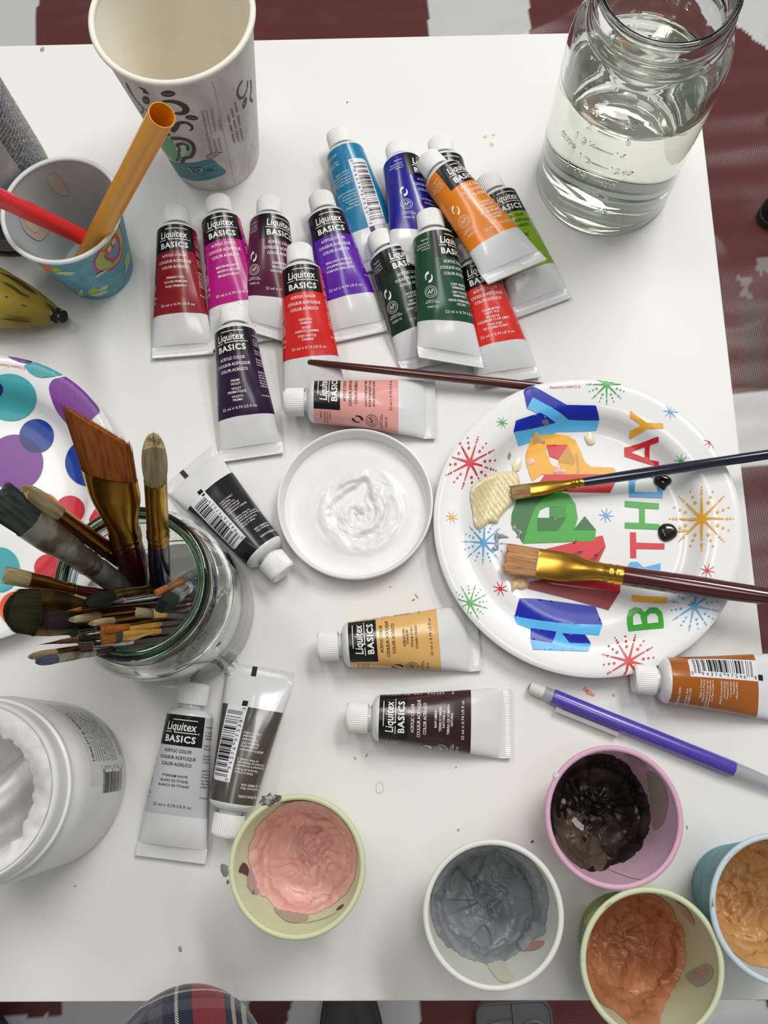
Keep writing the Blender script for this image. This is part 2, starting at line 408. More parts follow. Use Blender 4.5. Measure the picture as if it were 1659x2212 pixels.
    if barcode is None:
        mb = MB(); t.strip(mb, -.0128 + ru, .0128 + ru, .0004, .0158*k, .00020, 24, 10); mb.build('brand_panel', BLACK, lab, angle=60)
        put('Liquitex', .0004, .0081, .0042, .0165, bold=.012, shear=.12)
        bar(-.0046, .0088, .0026, .0030); bar(-.0088, -.0044, .0090, .0094); bar(-.0022, .0092, .0090, .0094); put('®', .0100, .0096, .0009)
        put('BASICS', .0004, .0140, .0033, .0168, bold=.025, spacing=1.12)
        for s_, v_, w_ in (('ACRYLIC COLOR', .0192, .0150), ('COULEUR ACRYLIQUE', .0226, .0200), ('COLOR ACRÍLICO', .0259, .0165)): put(s_, 0, v_, .00165, w_, mi=1, bold=.012)
        rows_ = names or []; n = len(rows_); v_ = .0316
        for q in rows_:
            if q: put(q, 0, v_, .0013, len(q)*.00098, mi=1, bold=.008); v_ += .0019 if n > 3 else .0024
            else: v_ += .0006
        put('22 ml ℮ 0.74 US fl oz', 0, .0466, .0015, .0205, mi=1)
        if side:
            # small print on the flanks of the band
            for q, (s_, v_) in enumerate((('www.liquitex.com', .0055), ('11 Constitution Ave.', .0082), ('Piscataway, NJ 08855 USA', .0098), ('1-888-4-ACRYLIC', .0114), ('Made in France', .0150), ('Fabriqué en France', .0166),
                                          ('Distributed in Europe by/', .0200), ('Distribué en Europe par', .0216), ('Le Mans Cedex 2', .0232), ('BASICS trademarks', .0275), ('and owned by', .0291), ('Products LTD.', .0307), ('Les marques', .0323), ('Déposées', .0339), ('a Basics Office', .0355), ('Products', .0410))):
                put(s_, .0142, v_, .00105, mi=1, align='l')
            for s_, v_ in (('Pigment', .0050), ('Permanence/', .0072), ('Résistance à la', .0088), ('lumière I', .0104)): put(s_, -.0142, v_, .00105, mi=1, align='r')
            ring = lambda cu, cv, r0, r1, mi: t.flat(tx, np.array([(cu + ru + r*math.sin(2*math.pi*i/28), (cv*k + r*math.cos(2*math.pi*i/28))) for i in range(28) for r in (r0, r1)]), [(2*i, 2*i+1, 2*((i+1) % 28)+1, 2*((i+1) % 28)) for i in range(28)], .0003, mi)
            ring(-.0172, .0345, .0033, .00355, 1); ring(-.0172, .0345, .0023, .0025, 1); put('AP', -.0172, .0357, .0026, .0034, mi=1, shear=.1)
            put('Conforms to', -.0172, .0398, .0008, mi=1); put('ASTM D 4236', -.0172, .0411, .0010, mi=1); put('1045115', -.0172, .0438, .0013, mi=1)
            for sgn in (1, -1):
                arc = [(-.0172 + ru + .0024*math.cos(a_)*.8, .0262*k + sgn*.0024*math.sin(a_)*1.1 - sgn*.0001) for a_ in np.linspace(-.5, 1.75, 16)] if sgn == 1 else [(-.0172 + ru - .0024*math.cos(a_)*.8, .0262*k - .0024*math.sin(a_)*1.1) for a_ in np.linspace(-.5, 1.75, 16)]
                rb = ribbon(arc, lambda q: .0004 + .0013*q); vv, ff = tri(rb, step=.001); t.flat(tx, np.array(vv), [f[::-1] for f in ff], .0003, 1)
    else:
        u0, u1, v0 = .0030, .0145, .0105
        mb = MB(); pts = [(u0+ru, v0*k), (u0+ru, vl + .0002), (u1+ru, vl + .0002)] + [(u1+ru - .0025 + .0025*math.cos(a_), v0*k + .0025 - .0025*math.sin(a_)) for a_ in np.linspace(0, math.pi/2, 6)]
        vv, ff = tri(pts, step=.002); t.flat(mb, np.array(vv), [f[::-1] for f in ff], .0002); mb.build('barcode_panel', ink('#e4e3e8'), lab, angle=60)
        mw = .0345/95
        for i, j, tall in upc(barcode):
            bar(u1 - .0008 - (.0088 if tall else .0074), u1 - .0008, .0130 + i*mw, .0130 + j*mw - .00004, mi=2)
        ud = u1 - .0008 - .0098; dg = barcode
        put_d = lambda s_, v_: putv(s_, ud, v_, .0019, .0013, mi=2, align='c')
        put_d(dg[0], .0117)
        for q in range(5): put_d(dg[1+q], .0130 + (13 + 7*q)*mw); put_d(dg[6+q], .0130 + (53 + 7*q)*mw)
        put_d(dg[11], .0130 + 34.5*.001 + .0016)
        bar(u0 + .0006, u0 + .0036, .0508, .0536, mi=2)
        # eye mark across the crimp
        mk = MB(); xm = (u0 + .0021 + ru)
        mk.grid([[(xm + dx, dy - skew*xm, zc + .00095 + twist*xm + abs(twist)*a) for dx in (-.0014, .0014)] for dy in (.0066, .0002)], flip=False); mk.build('print_mark', BLACK, ob, smooth=False)
        for s_, v_, h_ in (('www.liquitex.com', .0052, .0017), ('11 Constitution Ave.', .0092, .0012), ('Piscataway, NJ 08855 USA', .0110, .0012), ('Made in France', .0168, .0011), ('Fabriqué en France', .0184, .0011), ('Distributed in Europe by/', .0203, .0011), ('Distribué en Europe par', .0219, .0011), ('Le Mans Cedex 2', .0235, .0011), ('BASICS trademarks', .0285, .0011), ('and owned by', .0303, .0011), ('Products LTD.', .0321, .0011), ('Les marques', .0339, .0011), ('Déposées', .0357, .0011), ('a Basics Office', .0375, .0011)):
            put(s_, .0018 if v_ > .012 else -.003, v_, h_, mi=1, align='r')
        put('®', .0168, .0050, .0012, mi=1)
    tx.build('lettering', [ink('#f3f2f0'), ink(ink_c), ink('#141316')], lab, smooth=False)
    return ob
DK = '#1b1717'
tube('crimson red paint tube, leftmost in the upper row, titled primary red', (382,455), (396,772), '#8c0f1c', ['PRIMARY RED', 'ROUGE PRIMAIRE', 'ROJO PRIMARIO'])
tube('bright magenta paint tube between the crimson tube and the dark violet-red tube', (469,428), (526,752), '#b30c7d', ['MEDIUM MAGENTA', 'MAGENTA MOYEN', 'MAGENTA MEDIO'], L=.096)
tube('dark violet-red paint tube with its label turned right, beside the magenta tube', (582,437), (592,734), '#560a36', ['DEEP VIOLET', 'VIOLET FONCÉ', 'VIOLETA OSCURO'], roll=.62, skew=.38, z_end=.004, L=.0905)
tube('bright purple paint tube just above the orange-red naphthol tube', (692,425), (773,731), '#5b16a4', ['BRILLIANT PURPLE', 'POURPRE BRILLANT', 'PÚRPURA BRILLANTE'], skew=.03, L=.0945)
tube('turquoise blue paint tube lying with a white barcode upwards', (727,282), (826,590), '#0d7ba8', barcode='094376975307', roll=-.30, L=.0945)
tube('dark ultramarine blue paint tube with its label turned to the right edge', (857,315), (925,603), '#120c8c', ['ULTRAMARINE BLUE', 'OUTREMER BLEU', 'ULTRAMAR'], roll=1.08, skew=.75, twist=-.10, z_end=.017, z_cap=.001, L=.0925)
tube('green paint tube mostly hidden under the orange tube, only cap and shoulder clear', (949,302), (1003,612), '#0d4d20', ['PERMANENT GREEN'], L=.0935)
tube('lime green paint tube partly under the orange tube, pointing right', (1053,390), (1172,664), '#86ad12', ['LIGHT GREEN', 'PERMANENT', 'VERT CLAIR', 'PERMANENT', 'VERDE CLARO', 'PERMANENTE'], ink_c=DK, roll=.1, L=.0905)
tube("very dark hooker's green paint tube lying left of the mid green tube", (820,513), (932,785), '#0c2a19', ["HOOKER'S GREEN", 'HUE PERMANENT', '', 'VERT DE HOOKER', 'PERMANENT (IMIT)', '', 'TONO VERDE DE HOOKER', 'PERMANENTE'], roll=.5, skew=.13, L=.0885)
tube('bright light red paint tube with its cap under the orange tube, titled cadmium red light', (1013,545), (1095,815), '#e02e24', ['CADMIUM RED', 'LIGHT HUE', '', 'ROUGE DE', 'CADMIUM CLAIR (IMIT)', '', 'TONO ROJO', 'DE CADMIO CLARO'], skew=.12, L=.0885)
tube('mid green paint tube lying on top of the very dark green tube', (928,470), (972,777), '#10492c', ['DEEP GREEN', 'PERMANENT', '', 'VERT FONCÉ', 'PERMANENT', '', 'VERDE PERMANENTE', 'OSCURO'], roll=.85, skew=.28, twist=-.12, z_cap=.015, z_end=.009, L=.0925)
tube('orange paint tube lying across the top of the pile', (925,347), (1115,588), '#e88310', ['CADMIUM', 'ORANGE HUE', '', 'ORANGE DE', 'CADMIUM (IMIT)', '', 'TONO NARANJA', 'DE CADMIO'], roll=.55, skew=.2, z_cap=.021, z_end=.026, L=.0905)
tube('orange-red paint tube between the purple and dark violet tubes, titled naphthol crimson', (646,537), (681,862), '#d8231f', ['NAPHTHOL', 'CRIMSON', '', 'ROUGE', 'NAPHTOL CARMIN', '', 'ROJO NAFTOL', 'CARMESÍ'], z_end=.002, z_cap=.006, L=.0945)
tube('very dark violet paint tube with its cap between two magenta tubes, titled prism violet', (502,667), (545,988), '#260735', ['PRISM', 'VIOLET', '', 'VIOLET', 'PRISMATIQUE', '', 'VIOLETA', 'PRISMA'], roll=-.2, z_cap=.003, L=.0915)
tube('pale pink paint tube lying sideways above the round white lid', (617,868), (936,886), '#e3a09a', ['LIGHT PORTRAIT PINK', 'ROSE PORTRAIT CLAIR', 'ROSA RETRATO CLARO'], ink_c=DK, roll=.38, z_cap=.004, L=.0885)
tube('black paint tube with barcode up, cap pointing down to the right of the brush jar', (612,1238), (407,1010), '#14141a', barcode='094376975291', roll=-.05, L=.0893)
tube('pale buff paint tube lying sideways with its crimped end under the birthday plate rim', (690,1397), (1030,1377), '#dfb06a', ['UNBLEACHED', 'TITANIUM', '', 'TITANE ÉCRU', '', 'TITANIO CRUDO'], ink_c=DK, roll=.08, L=.0885)
tube('dark brown paint tube lying sideways below the buff tube, titled raw umber', (753,1549), (1100,1562), '#33191a', ['RAW UMBER', '', 'TERRE D\u2019OMBRE', 'NATURELLE', '', 'TIERRA DE SOMBRA', 'NATURAL'], roll=.03, L=.0885)
tube('caramel brown paint tube with barcode up, leaving the frame at the right edge', (1366,1466), (1712,1487), '#a45a12', barcode='094376975468', roll=-.1, L=.0885)
tube('white paint tube with only a black panel printed, titled titanium white', (422,1477), (370,1855), '#c3c4c9', ['TITANIUM WHITE', 'BLANC DE TITANE', 'BLANCO DE TITANIO'], ink_c=DK, roll=-.12, L=.0912)
tube('olive brown paint tube with barcode up, its cap beside the pink paint cup', (488,1801), (566,1447), '#49423a', barcode='094376975383', roll=-.12, L=.0885)

# ------------------------------------------------------------------ paper plates
RP = 0.0863
_pp = [(0, .0012), (.050, .0012), (.0565, .0018), (.0600, .0034), (.0635, .0068), (.0665, .0101), (.0700, .0119), (.0760, .0128), (.0825, .0136), (.0850, .0137), (RP, .0130)]
def plate_z(r, a=0.0):
    z = np.interp(r, [p[0] for p in _pp], [p[1] for p in _pp])
    if r > .058:
        q = (a/(2*math.pi)*46) % 1.0; z -= .00014*max(0, 1 - abs(q - .5)/.10)*min(1, (r - .058)/.01)
    return float(z)
def plate(label, c_px):
    c = at(c_px[0], c_px[1], .014); ob = thing('paper_plate', label, 'plate', (c.x, c.y, T))
    mb = MB(); seg = 230; P = []; rs = [.0001, .02, .04, .05, .054, .0565, .058, .060, .0615, .0635, .065, .0665, .068, .070, .073, .076, .080, .0825, .085, .0858, RP]
    for r in rs: P.append([(r*math.cos(a), r*math.sin(a), plate_z(r, a)) for a in (2*math.pi*j/seg for j in range(seg))])
    P.append([(RP*math.cos(a), RP*math.sin(a), plate_z(RP, a) - .0012) for a in (2*math.pi*j/seg for j in range(seg))])
    for r in (.0855, .0825, .076, .070, .0665, .0635, .060, .0565, .050, .0001): P.append([(r*math.cos(a), r*math.sin(a), max(.00015, plate_z(r, a) - .0010)) for a in (2*math.pi*j/seg for j in range(seg))])
    mb.grid(P, close_u=True, flip=False); mb.build('dish', M('plate_card', (.82, .825, .83), rough=.27, spec=.5, coat=.35), ob, angle=50)
    def to(px, py):
        h = .01
        for _ in range(6):
            q = at(px, py, h) - c; rr = math.hypot(q.x, q.y); h = plate_z(min(rr, RP)) + .0003
        return (q.x, q.y)
    return ob, to
def on_plate(mb, vf, off, mi=0):
    v, f = vf
    out = []
    for x, y in v:
        r = math.hypot(x, y); k = min(1, (RP - .0004)/r) if r > 0 else 1
        out.append((x*k, y*k, plate_z(r*k, math.atan2(y, x)) + off))
    mb.add(out, f, mi)

birthday, toB = plate('round white paper plate printed HAPPY BIRTHDAY, dabbed with paint', (1270, 1126))
Z6 = lambda p: toB(920 + p[0]/2.245, 790 + p[1]/2.245)
def letter(shapes):
    """shapes: (colour, outer, holes...) in the order in which they were printed"""
    mb = MB(); mats = []
    for i, s in enumerate(shapes):
        m = ink(s[0]); 
        if m not in mats: mats.append(m)
        a = [Z6(p) for p in s[1]]; hs = [[Z6(p) for p in h] for h in s[2:]]
        on_plate(mb, tri(a, hs, .0015), .00042 + .00005*i, mats.index(m))
    return mb.build('printed_letter', mats, birthday, angle=180)
NAVY, SKY, YEL, RED, GRN, DGR, MAR = '#0b23a5', '#5ab8ee', '#f0ae2c', '#d41f2c', '#3da738', '#2b6f2f', '#8f1424'
letter([(SKY, [(519,153),(692,263),(841,266),(828,314),(640,320),(450,390),(437,345),(425,322),(600,270),(491,207)]),
        (NAVY, [(487,87),(545,112),(683,190),(824,193),(841,266),(692,263),(519,153),(491,207),(474,125)]),
        (NAVY, [(437,266),(555,228),(630,277),(425,322)])])
letter([(RED, [(548,568),(575,530),(905,495),(928,550),(893,616),(690,612)]),
        (YEL, [(500,520),(485,470),(484,430),(515,345),(560,336),(640,333),(690,340),(725,362),(752,420),(770,465),(800,491),(910,494),(922,512),(905,526),(560,528),(516,560)], [(585,383),(690,385),(726,462),(715,482),(645,470),(640,500),(607,478),(585,420)]),
        (RED, [(585,383),(690,385),(642,455),(600,440)]), ('#c9932e', [(690,385),(726,462),(715,482),(645,470),(642,455)])])
letter([(DGR, [(470,860),(413,770),(416,720),(440,650),(480,605),(540,570),(620,570),(690,606),(640,612),(560,650),(530,690)]),
        (GRN, [(470,862),(508,740),(530,690),(560,650),(640,610),(690,622),(725,670),(736,740),(722,790),(825,797),(818,850)], [(541,803),(540,740),(553,700),(585,684),(677,682),(682,735),(640,800)]),
        ('#338f33', [(600,685),(678,682),(681,735),(640,742),(600,735)]), (DGR, [(541,803),(540,738),(605,738),(630,746),(681,735),(640,801)]), (DGR, [(770,730),(825,797),(715,797)])])
letter([(RED, [(545,897),(857,823),(872,878),(830,968),(945,1000),(942,1098),(580,1048),(505,1010)]), (MAR, [(872,878),(803,972),(770,960),(850,893)]), (MAR, [(770,895),(720,945),(640,925)]),
        (MAR, [(498,1048),(560,1040),(620,1062),(940,1098),(885,1185),(700,1132),(492,1080)])])
letter([(SKY, [(427,1210),(700,1252),(857,1255),(840,1308),(775,1302),(800,1347),(788,1385),(520,1376),(507,1325),(515,1280),(440,1250)]),
        (NAVY, [(455,1127),(540,1130),(822,1168),(857,1255),(700,1252),(430,1215)]), (NAVY, [(509,1272),(632,1289),(612,1345),(508,1326)]), (NAVY, [(660,1297),(770,1304),(800,1347),(695,1343)])])
letter([(YEL, [(990,218),(1070,277),(1148,279),(1153,304),(1075,306),(988,356),(988,318),(1047,291),(990,250)])])
letter([(RED, [(963,397),(1128,343),(1128,372),(1085,386),(1085,456),(1130,465),(1130,492),(963,440)], [(1062,393),(1062,447),(992,420)])])
letter([('#4aa3df', [(985,637),(985,560),(1000,520),(1060,500),(1130,520),(1148,570),(1148,642)], [(1012,612),(1014,560),(1060,532),(1112,548),(1120,575),(1124,614)])])
letter([(GRN, [(965,655),(1130,668),(1130,696),(1062,692),(1062,764),(1133,768),(1133,795),(965,788),(965,760),(1035,762),(1035,690),(965,684)])])
letter([(RED, [(990,808),(1018,808),(1020,858),(1157,862),(1157,890),(1020,888),(1020,932),(992,932)])])
letter([('#5aaee6', [(978,1045),(972,980),(990,953),(1025,950),(1055,978),(1138,957),(1138,988),(1075,1005),(1075,1022),(1140,1026),(1140,1052)], [(1000,1015),(1000,985),(1015,978),(1040,988),(1045,1018)])])
letter([(YEL, [(1000,1112),(1170,1122),(1170,1150),(1000,1142)])])
letter([(GRN, [(982,1288),(975,1220),(985,1185),(1015,1170),(1045,1178),(1060,1195),(1085,1172),(1120,1172),(1145,1195),(1154,1272)], [(1006,1258),(1004,1215),(1020,1198),(1040,1205),(1050,1252)], [(1075,1250),(1072,1215),(1090,1200),(1112,1200),(1126,1215),(1128,1245)])])
def starburst(cx, cy, r, col, rays=8, dots=0, rot=0.2, inner=.17):
    mb = MB(); off = .00044 + random.random()*.00004
    pts = []
    for k in range(rays*2):
        a = rot + math.pi*k/rays
        rr = r*(1 if k % 2 == 0 else inner)
        if k % 2 == 0: pts += [(cx + rr*math.cos(a - .03), cy + rr*math.sin(a - .03)), (cx + rr*math.cos(a + .03), cy + rr*math.sin(a + .03))]
        else: pts.append((cx + rr*math.cos(a), cy + rr*math.sin(a)))
    on_plate(mb, tri([Z6(p) for p in pts], (), .004), off)
    if dots:
        for k in range(rays*2):
            a = rot + math.pi*(k)/rays
            rng = range(3) if k % 2 else range(1, 4)
            for q in rng:
                d = r*((.78 + .27*q) if k % 2 else (1.0 + .14*q)); s = r*(.075 - .012*q)
                p = ellipse(cx + d*math.cos(a), cy + d*math.sin(a), s, s, 0, 9); p = [Z6(x) for x in p]
                if max(math.hypot(*x) for x in p) < RP - .0012: on_plate(mb, (p, [tuple(range(9))[::-1]]), off + .00006)
    # faces up
    for i, f in enumerate(mb.f):
        a, b, c = (mb.v[j] for j in f[:3])
        if (b[0]-a[0])*(c[1]-a[1]) - (b[1]-a[1])*(c[0]-a[0]) < 0: mb.f[i] = f[::-1]
    mb.build('printed_starburst', ink(col), birthday, angle=180)
BLU = '#58a9e0'
for a in ((215,470,92,RED,8,1,.3), (877,90,68,GRN,8,1,.0), (1188,222,36,BLU,8,0,.1), (1380,370,33,RED,8,0,.3), (370,276,30,GRN,8,0,.2), (1237,463,36,GRN,8,0,.1), (126,735,32,YEL,8,0,.3),
          (281,857,72,BLU,8,1,.05), (214,1150,62,GRN,8,1,.3), (361,1081,37,RED,8,0,.35), (1337,742,108,YEL,8,1,.0), (874,726,37,BLU,8,0,.1), (1366,993,36,RED,8,0,.25), (1300,1165,84,BLU,8,1,.2), (984,1432,92,RED,8,1,.25)):
    starburst(*a)
def plate_text(ob, to, s, cx, cy, w, h, ang, col):
    mb = MB(); p, f = text_at(s, 0, -.5*h, h, w); c, sn = math.cos(ang), math.sin(ang)
    q = [to(cx + x*c + y*sn, cy + x*sn - y*c) for x, y in p]; on_plate(mb, (q, f), .0004); mb.build('lettering', ink(col), ob, smooth=False)
plate_text(birthday, toB, '© Creative Converting', 1221, 837, 66, 6, math.pi - .05, '#c23a45')

def blob(ob, to, pts, h, col, seed=0, name='paint_or_print_mark', ridge=0.0, ang=0.0, rough=.3, n=7, c2=None):
    """a raised dab of paint; its outline is given in pixels"""
    q = [to(*p) for p in spline(pts, n, True)]; v, f = tri(q, (), .0012 if h > .0008 else .0022)
    def edge(x, y):
        d = 1e9
        for i in range(len(q)):
            a, b = q[i], q[(i+1) % len(q)]; dx, dy = b[0]-a[0], b[1]-a[1]; t = max(0, min(1, ((x-a[0])*dx + (y-a[1])*dy)/(dx*dx + dy*dy + 1e-12)))
            d = min(d, math.hypot(x - a[0] - dx*t, y - a[1] - dy*t))
        return d
    out = []
    for x, y in v:
        d = edge(x, y); k = min(1, d/max(.0009, h*1.0)); k = math.sqrt(max(0, 1 - (1-k)**2))
        s = x*math.cos(ang) + y*math.sin(ang)
        z = h*k*(1 + ridge*math.sin(s*2300 + 1.3*noise.noise((x*200, y*200, seed))) + .5*ridge*noise.noise((x*500, y*500, seed + 4)))
        out.append((x, y, plate_z(math.hypot(x, y), math.atan2(y, x)) + .00062 + z))
    mb = MB(); mb.add(out, f); return mb.build(name, M('dab_' + col.lstrip('#') + str(rough), col, rough=rough, coat=.2, c2=c2, scale=120), ob, angle=180)
z6 = lambda *ps: [(920 + x/2.245, 790 + y/2.245) for x, y in ps]
blob(birthday, toB, z6((225,590),(300,540),(380,515),(440,520),(455,590),(430,660),(400,690),(360,735),(345,765),(310,762),(285,780),(255,795),(235,770),(225,700),(215,640)), .0021, '#e6d6ab', 1, ridge=.5, ang=.5)
blob(birthday, toB, z6((420,470),(455,448),(463,480),(450,510),(425,510)), .0006, '#e9dcb8', 2)
blob(birthday, toB, z6((770,335),(795,322),(815,345),(818,378),(790,385),(775,365)), .0007, '#e6dcc0', 3, ridge=.3)
blob(birthday, toB, z6((1108,545),(1140,525),(1180,540),(1190,565),(1165,590),(1155,604),(1135,592),(1108,570)), .0028, '#0b0a0a', 4, name='paint_blob', rough=.12)
blob(birthday, toB, z6((1128,790),(1150,768),(1190,768),(1215,792),(1215,825),(1180,850),(1150,850),(1128,825)), .0026, '#191512', 5, name='paint_blob', rough=.12)
blob(birthday, toB, z6((418,1040),(455,1020),(490,1035),(500,1065),(470,1085),(440,1080),(420,1098),(415,1070)), .0011, '#dcb58a', 6, ridge=.3)
blob(birthday, toB, z6((332,822),(350,810),(392,826),(400,834),(360,836),(350,856),(352,880),(335,898),(318,888),(338,862)), .0005, '#83868e', 7)
blob(birthday, toB, z6((420,790),(430,765),(440,790),(465,805),(462,828),(440,832),(445,812)), .0004, '#6e7a72', 8)
blob(birthday, toB, z6((520,345),(535,320),(560,350),(580,355),(575,380),(545,372),(520,385)), .0006, '#cfa170', 9)
blob(birthday, toB, z6((560,270),(585,262),(598,285),(575,290)), .0004, '#6c6f86', 10)
blob(birthday, toB, z6((612,515),(640,483),(660,500),(682,512),(650,524)), .0004, '#eab0aa', 11)
blob(birthday, toB, z6((497,455),(515,450),(530,465),(512,482),(495,480)), .0004, '#ecb2b4', 12)
blob(birthday, toB, z6((725,425),(738,440),(742,490),(745,520),(732,520),(735,495),(728,460)), .0004, '#c79a55', 13)
blob(birthday, toB, z6((398,435),(408,420),(412,440),(402,455)), .0003, '#a88a68', 14)
blob(birthday, toB, z6((1220,798),(1262,790),(1285,795),(1262,803),(1225,806)), .0003, '#d9c08c', 15)

dots, toD = plate('white paper plate with big coloured dots behind the brush jar', (-59, 1066))
Z5 = lambda x, y: (x/2.592, 740 + y/2.592)
def dot(col, pts, i, holes=()):
    mb = MB(); q = [toD(*Z5(*p)) for p in pts]
    q = [(x*min(1, (RP-.0003)/max(1e-6, math.hypot(x, y))), y*min(1, (RP-.0003)/max(1e-6, math.hypot(x, y)))) for x, y in q]
    on_plate(mb, tri(q, (), .0016), .00042 + .00004*i); 
    for k, f in enumerate(mb.f):
        a, b, c = (mb.v[j] for j in f[:3])
        if (b[0]-a[0])*(c[1]-a[1]) - (b[1]-a[1])*(c[0]-a[0]) < 0: mb.f[k] = f[::-1]
    mb.build('printed_dot', ink(col), dots, angle=180)
def lens(A, B):
    p = [a for a in A if inpoly(a[0], a[1], B)] + [b for b in B if inpoly(b[0], b[1], A)]
    cx, cy = sum(q[0] for q in p)/len(p), sum(q[1] for q in p)/len(p)
    return sorted(p, key=lambda q: math.atan2(q[1]-cy, q[0]-cx))
TEAL, PUR, BLUE, ORA, REDD, DKP = '#3fa5ac', '#7a3a94', '#083a96', '#e9692c', '#c92a3a', '#1a1268'
e1, e2 = ellipse(205,523,97,95,0,60), ellipse(85,672,157,157,0,80)
e3, e4 = ellipse(228,940,112,102,0,60), ellipse(392,935,82,78,0,60)
dot(TEAL, ellipse(55,307,150,132,.15,60), 0); dot(DKP, ellipse(-28,265,46,48,0,40), 1)
dot(PUR, [(45,68),(120,80),(190,103),(150,118),(120,112),(75,96)], 0); dot(TEAL, [(135,128),(195,105),(280,140),(357,180),(300,190),(240,197),(200,190),(165,168)], 1); dot(DKP, [(128,96),(190,103),(150,118),(135,113)], 2)
dot(PUR, spline([(275,265),(290,215),(330,197),(387,196),(470,270),(557,373),(530,412),(490,452),(455,470),(410,478),(360,440),(310,370)], 4, True), 0)
dot(BLUE, e1, 0); dot(PUR, e2, 1); dot('#1d1566', lens(e1, e2), 2)
dot(BLUE, ellipse(500,672,135,133,0,60), 0); dot(ORA, e3, 0); dot(REDD, e4, 1)
dot(REDD, spline([(600,870),(560,900),(520,950),(500,1000),(560,1010),(620,960)], 4, True), 0)
dot(TEAL, ellipse(0,1272,112,126,0,60), 0); dot(REDD, ellipse(275,1262,84,78,0,50), 0); dot('#ee5a2a', ellipse(95,1490,100,98,0,50), 0)
plate_text(dots, toD, '© Creative Converting', 22, 791, 66, 6.5, math.pi + .14, '#c23a45')

# ------------------------------------------------------------------ white lid with gesso
GESSO = M('gesso', (.83, .83, .82), rough=.3, spec=.5, c2=(.80, .80, .79), scale=90, sub=.1)
WPL = M('white_plastic', (.82, .82, .815), rough=.3, spec=.5, sub=.1)
lc = at(767, 1085, .012); lid = thing('jar_lid', 'round white plastic lid lying upside down in the middle, full of white gesso', 'lid', (lc.x, lc.y, T))
mb = MB(); RL = .0444
kn = lambda a, r, z: (.00025 if int(round(a/(2*math.pi)*260)) % 2 else -.00025) if r > .0432 and .001 < z < .0095 else 0
mb.lathe([(.0002, .0012), (.0380, .0012), (.0402, .0020), (.0410, .0035), (.0418, .0090), (.0426, .0102), (.0428, .0120), (.0434, .0126), (.0442, .0124), (RL, .0115), (RL, .0105), (.0437, .0098), (.0434, .0092), (.0432, .0015), (.0425, .0004), (.0002, .0002)], 260, wob=kn, flip=True)
mb.build('lid_shell', WPL, lid, angle=30)
mb = MB(); P = []; na, nr = 150, 56; c = (.002, -.003)
for i in range(nr + 1):
    r = .0412*(i/nr) + .0001; row = []
    for j in range(na):
        a = 2*math.pi*j/na; x, y = r*math.cos(a), r*math.sin(a); d = math.hypot(x - c[0], y - c[1]); ph = math.atan2(y - c[1], x - c[0])
        sw = 1 - min(1, max(0, (d - .016)/.012))
        z = .0030 + .0013*math.exp(-((d - .021)/.007)**2) + sw*(.0016*max(-.6, min(.6, 4*noise.noise((x*60, y*60, d*120)))) + .0012*noise.noise((1.1*math.cos(ph), 1.1*math.sin(ph), d*260 + noise.noise((x*90, y*90, 2)))) + .0012*(.5 - abs(noise.noise((x*160, y*160, 8)))) + .0005*noise.noise((3*math.cos(ph), 3*math.sin(ph), d*900)))
        # scooped furrow
        u = (x + .0045)*.83 + (y - .0045)*.55; w = -(x + .0045)*.55 + (y - .0045)*.83
        if -.008 < u < .017: z -= .0034*math.exp(-((w + .001*math.sin(u*300))/.0030)**2)*min(1, (u + .008)/.005)*min(1, (.017 - u)/.003); z += .0014*math.exp(-((w - .0048)/.0016)**2)*min(1, (u + .008)/.006)*min(1, (.017 - u)/.006)
        if r > .036: z += .0006*((r - .036)/.005)**2
        row.append((x, y, max(.0016, z)))
    P.append(row)
mb.grid(P, close_u=True); g = mb.build('gesso', GESSO, angle=180, loc=(lc.x, lc.y, T)); tag(g, 'swirled white gesso spread inside the upside-down lid', 'paint')

